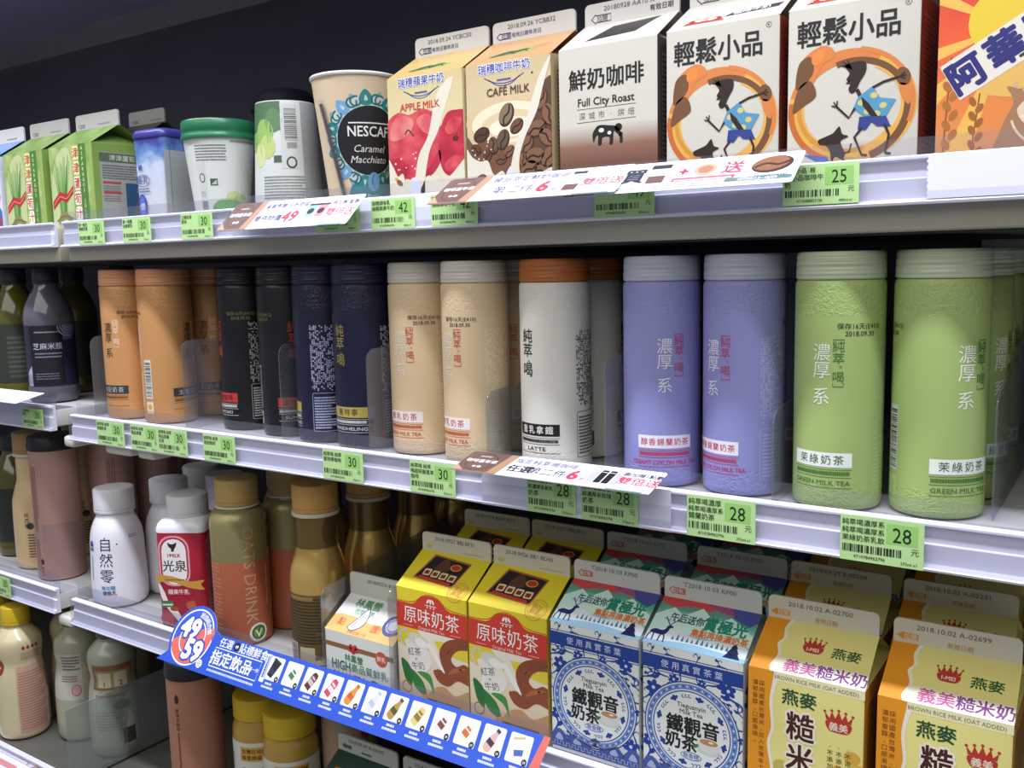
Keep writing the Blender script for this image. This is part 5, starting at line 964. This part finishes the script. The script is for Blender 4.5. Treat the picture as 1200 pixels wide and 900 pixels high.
def blue_cup():
    r = empty('paper_cup', (-.9600, .702, FT + UP), math.radians(6), 'square blue and white cup with blue lid left of the green lidded cup', 'cup', GU); h = .0255
    b = MB(); b.loft([rr(-h + k, -h + k, h - k, h - k, .007, z * 1e-3, 5) for k, z in ((.002, 0), (.0015, 3), (0, 96))], vgrad('blue_wash', 30, 96, [(0, 'c9cbd2'), (.5, 'b9c3d4'), (.72, '5f86b4'), (1, '3c3f8e')], wob=.7, scale=.06))
    F, S = Art(51, 96), Art(51, 96); F.ell(12, 18, 7, 14, '2f3f98', 3); F.ell(12, 18, 5, 12, '5a6ab0', 4); F.tx('優', 12, 18, 8, 'e0e0ea'); F.tx('酪乳', 14, 48, 10, '2c3a80'); F.ring(15, 47, 11, 7, .8, '55608a', 4); F.fine(5, 34, 20, 6, 2, '6a7090', 4, 3); F.tx('統', 12, 62, 7, '2c3a80', b=.04)
    S.rect(0, 0, 51, 80, 'a9acac', 1); S.rect(8, 0, .8, 92, '6a6c70', 3); S.fine(12, 4, 30, 4, 1, '7a7c80', 4, 3)
    b.art(F, lambda u, v, e: ((u - 25.5) * 1e-3, -h - 2e-4 - e, v * 1e-3)); b.art(S, lambda u, v, e: (h + 2e-4 + e, (u - 25.5) * 1e-3, v * 1e-3)); b.build('cup_body', r)
    b = MB(); b.loft([rr(-h + k, -h + k, h - k, h - k, .009, z * 1e-3, 5) for k, z in ((-.0012, 95), (-.0016, 97), (-.0012, 101), (.001, 104), (.004, 105))], mat('lid_blue', '39367e', .35)); b.build('lid', r)
blue_cup()
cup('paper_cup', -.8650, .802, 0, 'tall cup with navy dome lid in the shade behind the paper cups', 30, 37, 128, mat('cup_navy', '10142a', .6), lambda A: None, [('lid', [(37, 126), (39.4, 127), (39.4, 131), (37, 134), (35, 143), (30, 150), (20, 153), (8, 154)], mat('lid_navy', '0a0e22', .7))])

# ================================================================== price tags and promotion cards
GTAG = 'green price tags along the shelf fronts'
def price(x0, x1, z0, z1, txt, lines, label, Y=.6415, code='4710784962796', vol='275ml x1', y_lean=.0):
    w, h = (x1 - x0) * 1e3, (z1 - z0) * 1e3; k = h / 30.; A = Art(w, h)
    G1, G2, D = 'bce096', '9bcf70', '263420'
    A.rect(w * .56, h * .47, w * .37, h * .44, G2, 2); A.tx(txt, w * .745, h * .69, h * .46, '1f2a1c', sx=.86, l=6)
    for i, t in enumerate(lines): A.tx(t, 1.4, h * .86 - i * h * .175, min(h * .165, w * .52 / max(1, len(t))), D, al='l', b=.02)
    A.bars(1.6, h * .2, w * .72, h * .17, '2a3522', 5, False, len(label), 24); A.tx(code, w * .36, h * .11, h * .1, D, b=.01); A.tx(vol, w * .83, h * .09, h * .09, D, b=.01); A.tx('元', w * .9, h * .36, h * .17, D)
    b = MB(); b.box(x0 - (x0 + x1) / 2, 0, 0, (x1 - x0) / 2, .0004, z1 - z0, mat('tag_green', G1, .5)); b.art(A, lambda u, v, e: ((u - w / 2) * 1e-3, -2e-5 - e, v * 1e-3))
    o = b.build('price_tag', loc=((x0 + x1) / 2, Y, Z0 + z0)); return tag(o, label, 'price tag', GTAG)
T1 = [('統一陽光', '無糖豆漿'), ('統一瑞穗', '全脂鮮乳'), ('立頓奶茶', '原味')]
zt0, zt1 = .0335, .0600
for (x0, x1), l, n in zip(((-1.0502, -.9991), (-.9632, -.9118), (-.8588, -.8074)), T1, ('green price tag 30 on the upper rail, nearest the asparagus cartons', 'green price tag 30 under the square blue cup', 'green price tag 30 under the green lidded cup')): price(x0, x1, zt0, zt1, '30', l, n)
price(-.6580, -.6013, zt0, zt1, '49', ('雀巢焦糖', '瑪奇朵'), 'green price tag under the tan coffee cup, mostly covered by a promotion card', vol='400ml x1')
price(-.5867, -.5358, zt0, zt1, '42', ('瑞穗調味乳', '瑞穗蘋果牛奶'), 'green price tag 42 under the apple milk carton', vol='400ml x1')
price(-.5177, -.4677, zt0, zt1, '42', ('瑞穗調味乳', '瑞穗咖啡牛奶'), 'green price tag 42 under the café milk carton, top covered by a card', vol='400ml x1')
price(-.3568, -.3065, zt0, zt1, '49', ('鮮奶咖啡', '深城市烘焙'), 'green price tag under the roast coffee carton, covered by the long white card', vol='375ml x1', code='4710063034224')
price(-.2109, -.1608, .0345, .0610, '25', ('輕鬆小品  輕', '鬆小品咖啡牛', '奶'), 'green price tag 25 under the dancing figure carton', vol='400ml x1', code='4710088823106')
zm0, zm1 = -.2045, -.1755
for (x0, x1), l, n in zip(((-1.0453, -.9901), (-.9768, -.9252), (-.9252, -.8733), (-.8455, -.7936), (-.6636, -.6104), (-.5523, -.5001)),
    (('純萃喝 純萃', '焦糖奶茶'), ('純萃喝 純萃', '精品拿鐵'), ('純萃喝 純萃', '精品焦糖', '奶茶'), ('純萃喝 純萃', '炭焙咖啡'), ('純萃喝 純萃', '曼特寧咖啡'), ('純萃喝 純萃', '喝超研磨黑萃', '咖啡')),
    ('green price tag 30 at the left end of the middle rail', 'green price tag 30 on the middle rail, left one of the joined pair', 'green price tag 30 on the middle rail, right one of the joined pair', 'green price tag 30 under the black bottles', 'green price tag 30 under the navy bottles', 'green price tag 30 touching the left end of the coffee card')): price(x0, x1, zm0, zm1, '30', l, n)
for (x0, x1), l, n in zip(((-.4244, -.3772), (-.3724, -.3212), (-.2805, -.2275), (-.1678, -.1142)),
    (('純萃喝濃厚系', '純濃厚系鮮乳', '奶茶'), ('純萃喝濃厚系', '純濃厚系玫瑰', '奶茶'), ('純萃喝濃厚', '純萃喝濃厚系', '錫蘭奶茶'), ('純萃喝濃厚系', '純萃喝濃厚系', '茉綠奶茶乳飲')),
    ('green price tag 28 on white paper, left one below the coffee card', 'green price tag 28 on white paper, right one below the coffee card', 'green price tag 28 under the lavender bottles', 'green price tag 28 under the green bottles')): price(x0, x1, zm0 - .0015, zm1 + .001, '28', l, n)
price(-1.2117, -1.1631, -.1965, -.1715, '30', ('芝麻米漿', '原味'), 'green price tag 30 on the neighbouring middle rail under the sesame bottle')
price(-1.3330, -1.2838, -.4440, -.4160, '35', ('純萃茶', '玫瑰'), 'green price tag on the lower rail at the left edge of the picture')
m_paper = mat('white_paper', 'e9e9ef', .5)
def paper(x0, x1, z0, z1, label, Y=.6420):
    pts = [(x0, z0)] + [(x0 + (.0012 if k % 2 else 0), z0 + (z1 - z0) * k / 14) for k in range(1, 14)] + [(x0, z1), (x1, z1), (x1, z0)]
    b = MB(); tri = tessellate_polygon([[Vector((p[0], p[1], 0)) for p in pts]])
    b.add([(p[0], 0, p[1]) for p in pts] + [(p[0], .0003, p[1]) for p in pts], [tuple(t) for t in tri] + [tuple(i + len(pts) for i in t) for t in tri] + [(i, (i + 1) % len(pts), len(pts) + (i + 1) % len(pts), len(pts) + i) for i in range(len(pts))], m_paper)
    tag(b.build('paper_strip', loc=(0, Y, Z0)), label, 'paper')
paper(-.1203, -.0400, .0345, .0615, 'blank white paper strip on the upper rail under the malt carton')
paper(-.4722, -.2940, -.2065, -.1735, 'white paper strip on the middle rail behind the two tags below the card', Y=.6424)
paper(-.7780, -.5000, .0335, .0610, 'white paper strip on the upper rail under the tan coffee cup', Y=.6424)

def card(x0, x1, yb, zb, depth, ang, label, art, rr_=2.5, name='promotion_card', cat='promotion card', group='promotion cards on the shelf fronts', roll=0., outline=None):
    """card leaning back from its front edge; u to the right, v up the card (mm)"""
    w, h = (x1 - x0) * 1e3, depth; a = math.radians(ang); A = Art(w + 40, h + 60, -20); art(A, w, h)
    cr, sr = math.cos(roll), math.sin(roll)
    def fn(u, v, e):
        x, y, z = u * 1e-3, v * 1e-3 * math.cos(a) - e * math.sin(a), v * 1e-3 * math.sin(a) + e * math.cos(a)
        return (x0 + x * cr - z * sr, yb + y, Z0 + zb + z * cr + x * sr)
    if not outline:
        O = Art(w, h); O.rrect(0, 0, w, h, rr_, 'ffffff'); outline = O.it[0][0]
    tri = tessellate_polygon([[Vector((p[0], p[1], 0)) for p in outline]]); n = len(outline); b = MB()
    b.add([fn(p[0], p[1], -1e-5) for p in outline] + [fn(p[0], p[1], -4e-4) for p in outline], [tuple(t) for t in tri] + [tuple(i + n for i in t) for t in tri] + [(i, (i + 1) % n, n + (i + 1) % n, n + i) for i in range(n)], m_paper)
    b.art(A, fn); return tag(b.build(name), label, cat, group)
def coffee_end(A, w, h, n=42):
    A.rrect(0, 0, n, h, 2.5, '6b5048', 1); A.poly([(n - 10, 0), (n, 0), (n + 4, h), (n - 4, h)], 'a98468', 2); A.poly([(0, h * .3), (n * .3, 0), (0, 0)], 'b89478', 2)
    A.ring(19, h * .52, 14, h * .42, .9, '4a342e', 3); A.tx('咖啡嘉年華', 19, h * .55, 6.2, 'eee6e0', b=.04); A.ell(17, h * .28, 1.8, 1.5, 'eee6e0', 4, n=10); A.ell(22, h * .28, 2.2, 1.7, 'eee6e0', 4, n=10); A.fine(12, h * .76, 12, 3, 1, 'cbbab2', 4, 3)
    A.rect(0, 0, w, 1.8, '8d6a62', 3); A.fine(n, .2, w - n, 1.4, 1, 'e9dcd8', 4, 4, .8, 3)
def double(A, u, w, h):
    A.rrect(u, 4, w, h - 7, 2.5, 'd98a92', 2); A.rrect(u + .6, 4.6, w - 1.2, h - 8.2, 2.2, 'f3f0f4', 3); A.tx('再加贈1點數', u + w / 2, h - 9.5, 6, '2f2f5c', b=.04); A.tx('雙倍送', u + w / 2, h * .45, 11.5, 'd0364e', b=.03); A.fine(u + 6, 6.4, w - 12, 2, 1, 'c98a92', 4, 4)
    A.rrect(w + u - 34, .2, 30, 1.6, .7, '5a8a8a', 6)
def cupicon(A, u, v, s, c1, c2): A.poly([(u - 3 * s, v - 5 * s), (u + 3 * s, v - 5 * s), (u + 4 * s, v + 5 * s), (u - 4 * s, v + 5 * s)], c1, 4); A.rect(u - 4.4 * s, v + 5 * s, 8.8 * s, 1.6 * s, '2a2a30', 5); A.ell(u, v, 2.6 * s, 2.6 * s, c2, 5, n=12)
def pc1(A, w, h):
    coffee_end(A, w, h); A.tx('雀巢焦糖·卡布奇諾', 78, h - 8, 7.2, '4a4a8c', b=.01); A.tx('單件特價', 63, h * .36, 9.5, '35356e', b=.02); A.tx('49', 92, h * .4, 20, 'd0364e', b=.04); A.tx('元', 108, h * .24, 5, 'd0364e')
    cupicon(A, 116, h * .52, 1.6, '8fb4c8', '22242a'); cupicon(A, 129, h * .52, 1.6, 'cf8a8a', '22242a'); double(A, 138, w - 140, h)
def pc2(A, w, h):
    coffee_end(A, w, h, 40); A.tx('極品限定鮮奶咖啡', 84, h - 8.5, 9, '55558c', b=.01); A.tx('第二件', 76, h * .38, 13, '4a4a6a', b=-.005); A.tx('6', 104, h * .42, 22, 'd0364e', b=.05); A.tx('折', 116, h * .26, 6, 'd0364e'); A.fine(84, 3.4, 40, 2, 1, '9a9ab0', 4, 4)
    A.poly([(124, 7), (134, 7), (135, h - 8), (123, h - 8)], 'd8d4d6', 4); A.rect(123, 8, 12, 9, '6a4a44', 5); A.rect(122.6, h - 9, 13, 4, '26262c', 6); double(A, 138, w - 140, h)
def pc3(A, w, h):
    A.rrect(0, 0, w, h, 2.5, 'efeef4', 1); A.tx('買', 44, h * .55, 19, '2c2c40', b=.06); A.ell(6, 3, 14, 6, 'c04a44', 2); A.poly([(56, 10), (69, 10), (70, h - 8), (55, h - 8)], 'd8d4d6', 4); A.rect(55.8, 10, 13.4, 9, '6a4a44', 5); A.rect(54.8, h - 9, 15.4, 5, '26262c', 6)
    A.tx('+', 82, h * .6, 13, 'd0364e', b=.06); A.ell(98, h * .62, 8.4, 7, 'c99a80', 4); A.ell(98, h * .62, 5.6, 4.6, 'a9745c', 5); A.tx('送', 118, h * .62, 15, 'd0364e', b=.05); A.rrect(76, h * .26, 46, 4.4, 1, 'cf5a68', 4); A.fine(78, h * .28, 42, 2.6, 1, 'f0dcdc', 5, 4)
    bean(A, 145, h * .62, 2.0, 10, 6, '8a5a3c'); A.fine(136, h * .24, 22, 3, 1, '5a5a6a', 4, 3); A.rrect(116, 5, 46, 4.4, 1.8, '5f7a78', 4); A.tx('107/09/12~10/09', 139, 7.2, 4, 'e8ecec', b=.02); A.fine(30, 3, 84, 4, 2, '7a7a96', 4, 4, .5, 3)
def pc4(A, w, h):
    coffee_end(A, w, h, 44); A.tx('指定純萃喝咖啡', 78, h - 8, 8.4, '4c4c80', b=.0); A.tx('任選', 60, h * .4, 12, '22222e', b=.05); A.tx('第二件', 86, h * .4, 12, '3a3a50', b=-.005); A.tx('6', 110, h * .44, 20, 'd0364e', b=.05); A.tx('折', 120, h * .3, 6, 'd0364e')
    for k, c in enumerate(('b9bac6', '202026', '202026', 'b9bac6')): A.rrect(123 + k * 7, 8, 5.8, h - 15, 1.4, c, 4); A.rect(123.4 + k * 7, h - 11, 5, 1, 'd0d0d8', 5)
    double(A, 152, w - 154, h)
card(-.7595, -.5860, .607, .0378, 40., 43, 'tilted promotion card with red 49 on the upper rail under the paper cups', pc1)
card(-.4933, -.3209, .606, .0492, 42., 32, 'tilted promotion card with red 6 below the apple and café milk cartons', pc2)
card(-.3580, -.1940, .608, .0480, 37., 37, 'long white promotion card with brown coffee bean under the orange ring cartons', pc3)
card(-.4754, -.2941, .604, -.1685, 35.5, 15, 'coffee promotion card lying on the middle rail below the white latte bottle', pc4)
card(-1.3600, -1.1560, .604, -.1580, 40., 12, 'blank lilac card lying on the neighbouring middle rail under the sesame bottle', lambda A, w, h: (A.fine(120, 6, 60, 2, 1, '6a6070', 3, 3), A.rect(0, 0, w, 1.4, 'a8a0a8', 2)))
def pc5(A, w, h): A.tx('+', w - 42, h * .62, 10, 'c06a70', b=.04); A.ell(w - 22, h * .6, 8, 4.6, 'b08468', 3, 14); A.rrect(w - 100, 4, 50, 8, 2, 'd98a90', 2); A.fine(w - 60, h * .75, 40, 5, 2, '9a94a8', 3, 3)
card(-1.4000, -1.1950, .598, -.6680, 36., 12, 'white promotion card in the bottom left corner with a coffee bean', pc5)

def banner():
    L, h = 502., 44.; O = [(0, 0), (L, 0), (L + 5, h), (82, h)]
    cx, cy, R = 42., 33., 35.
    a0 = math.degrees(math.asin((h - cy) / R))
    O += [(cx + R * math.cos(math.radians(a0 + 6 + k * 8)), cy + R * math.sin(math.radians(a0 + 6 + k * 8))) for k in range(25)]
    def art(A, w, hh):
        B, P = '2f56c4', 'e06a5c'
        A.poly(O, B, 1); A.poly([(L - 11, 0), (L, 0), (L + 5, h), (L - 1, h)], P, 2)
        A.ring(cx, cy, 31.5, 31.5, 1.8, 'f1eff6', 3); A.ell(cx, cy, 29.6, 29.6, '3a5ccb', 2)
        A.sm([(cx - 28, cy - 8), (cx + 26, cy + 15), (cx + 29, cy - 5), (cx + 14, cy - 25), (cx - 10, cy - 28)], P, 3); A.ring(cx, cy, 20, 20, 1.5, 'f1eff6', 4, -100, 250)
        for t, du, dv in (('49', -8, 10), ('59', 9, -12)): A.tx(t, cx + du, cy + dv, 30, '2b4bb0', b=.15, l=7); A.tx(t, cx + du, cy + dv, 30, 'f6f4f8', b=.06, l=11)
        A.ell(cx + 27, cy - 24, 4.6, 4.6, 'f1eff6', 8); A.tx('元', cx + 27, cy - 24, 7, '2b4bb0', l=10)
        for k, ch in enumerate('超值組合餐'): a = math.radians(84 - k * 15); A.tx(ch, cx + 25 * math.cos(a), cy + 25 * math.sin(a), 7, 'f1eff6', b=.03, rot=math.degrees(a) - 90, l=9)
        n0 = len(A.it)
        A.tx('任選', 86, 31, 9.5, 'eef0fa', b=.03); A.ell(101, 31, 4.4, 4.4, '1c2340', 3); A.tx('49', 101, 31, 4.4, 'f1eff6', b=.03); A.tx('貼標鮮食', 125, 31, 10, 'eef0fa', b=.03)
        A.line([(74, 7), (74, 25), (140, 25), (140, 7), (74, 7)], .9, 'eef0fa', 3); A.tx('指定飲品', 101, 16, 14.5, 'f6f4f8', b=.05, l=8); A.tx('任選一件', 131, 16, 4.4, 'f1eff6', b=.03); A.fine(74, 2, 66, 2.6, 1, 'c8d0f0', 4, 4, .8, 3)
        A.rrect(144, 8, 6, 26, 1, 'e6e8f4', 3); A.vfine(145.4, 10, 3.4, 22, 1, '2b4bb0', 4, 4)
        n1 = len(A.it)
        prods = ('tumbler', 'carton', 'choc', 'pinkb', 'orangeb', 'whiteb', 'gold', 'yel', 'car', 'car2', 'pet', 'cup')
        cols = dict(tumbler=('26262c', '3a3a40'), carton=('d9dccf', '4a7a50'), choc=('5a3028', 'c8b0a8'), pinkb=('c24858', 'f0d0d4'), orangeb=('d98a3c', 'c0602c'), whiteb=('d3d6e0', 'b0b6c8'), gold=('a88a4c', '5a4a28'), yel=('d6c074', '8a7030'), car=('d8d4d0', '7a4038'), car2=('e0d8c4', 'c8683c'), pet=('d8a89c', '3a2c38'), cup=('dfe0e4', '4a64a8'))
        for k, p in enumerate(prods):
            u = 152 + k * 29.2; A.rrect(u, 11, 24, 24, 1.6, 'f0eff5', 3); c1, c2 = cols[p]; m = (u + 11.5, 23)
            T = lambda pts, r=-28: [(m[0] + x * math.cos(math.radians(r)) - y * math.sin(math.radians(r)), m[1] + x * math.sin(math.radians(r)) + y * math.cos(math.radians(r))) for x, y in pts]
            if p in ('tumbler', 'cup'):
                r = -18 if p == 'tumbler' else 12
                A.poly(T([(-4, -9), (4, -9), (6, 8), (-6, 8)], r), c1, 4); A.poly(T([(-6.6, 7.4), (6.6, 7.4), (6, 9.6), (-6, 9.6)], r), c2 if p == 'tumbler' else 'c9b68a', 5); A.poly(T([(-4.4, -6), (4.6, -6), (5.2, -1), (-5, -1)], r), c2, 5)
            elif p in ('carton', 'choc', 'car', 'car2', 'yel', 'pinkb'): A.poly(T([(-4.4, -9), (4.4, -9), (4.4, 6), (2.6, 9), (-2.6, 9), (-4.4, 6)]), c1, 4); A.poly(T([(-4, -4), (4, -4), (4, 1), (-4, 1)]), c2, 5); A.poly(T([(-3, 2.4), (3, 2.4), (3, 4.6), (-3, 4.6)]), c2, 5)
            else: A.sm(T([(-4, -10), (4, -10), (4.2, 0), (2.4, 5), (2, 9), (-2, 9), (-2.4, 5), (-4.2, 0)]), c1, 4); A.poly(T([(-4, -5), (4, -5), (4, 0), (-4, 0)]), c2, 5); A.poly(T([(-2.3, 8), (2.3, 8), (2.3, 11), (-2.3, 11)]), c2, 5)
            A.ell(u + 20.6, 13.6, 2.9, 2.9, '23242e', 6, n=14); A.tx('49' if k < 8 else '59', u + 20.6, 13.6, 2.8, 'e6e6ee', b=.03, l=8)
            A.fine(u + 7, 6.4, 10, 2.4, 1, 'd6dcf4', 4, k + 2, .9, 2.4); A.fine(u + 3, 2.6, 18, 2.4, 1, 'd6dcf4', 4, k + 9, .9, 2.4)
        A.it[n0:n1] = [([(84 + (p[0] - 74) * 1.12, p[1] * 1.1 + 3) for p in vs], fs, m, l) for vs, fs, m, l in A.it[n0:n1]]
        A.it[n1:] = [([(166 + (p[0] - 152) * .945, p[1] + 4.8) for p in vs], fs, m, l) for vs, fs, m, l in A.it[n1:]]
    card(-.9053, -.4033, .605, -.4310, h, 55, 'long blue promotion banner with a round 49 and 59 badge on the lower rail', art, outline=O, name='promotion_banner', cat='banner', group=None, roll=math.atan2(-.0011, .502))
banner()
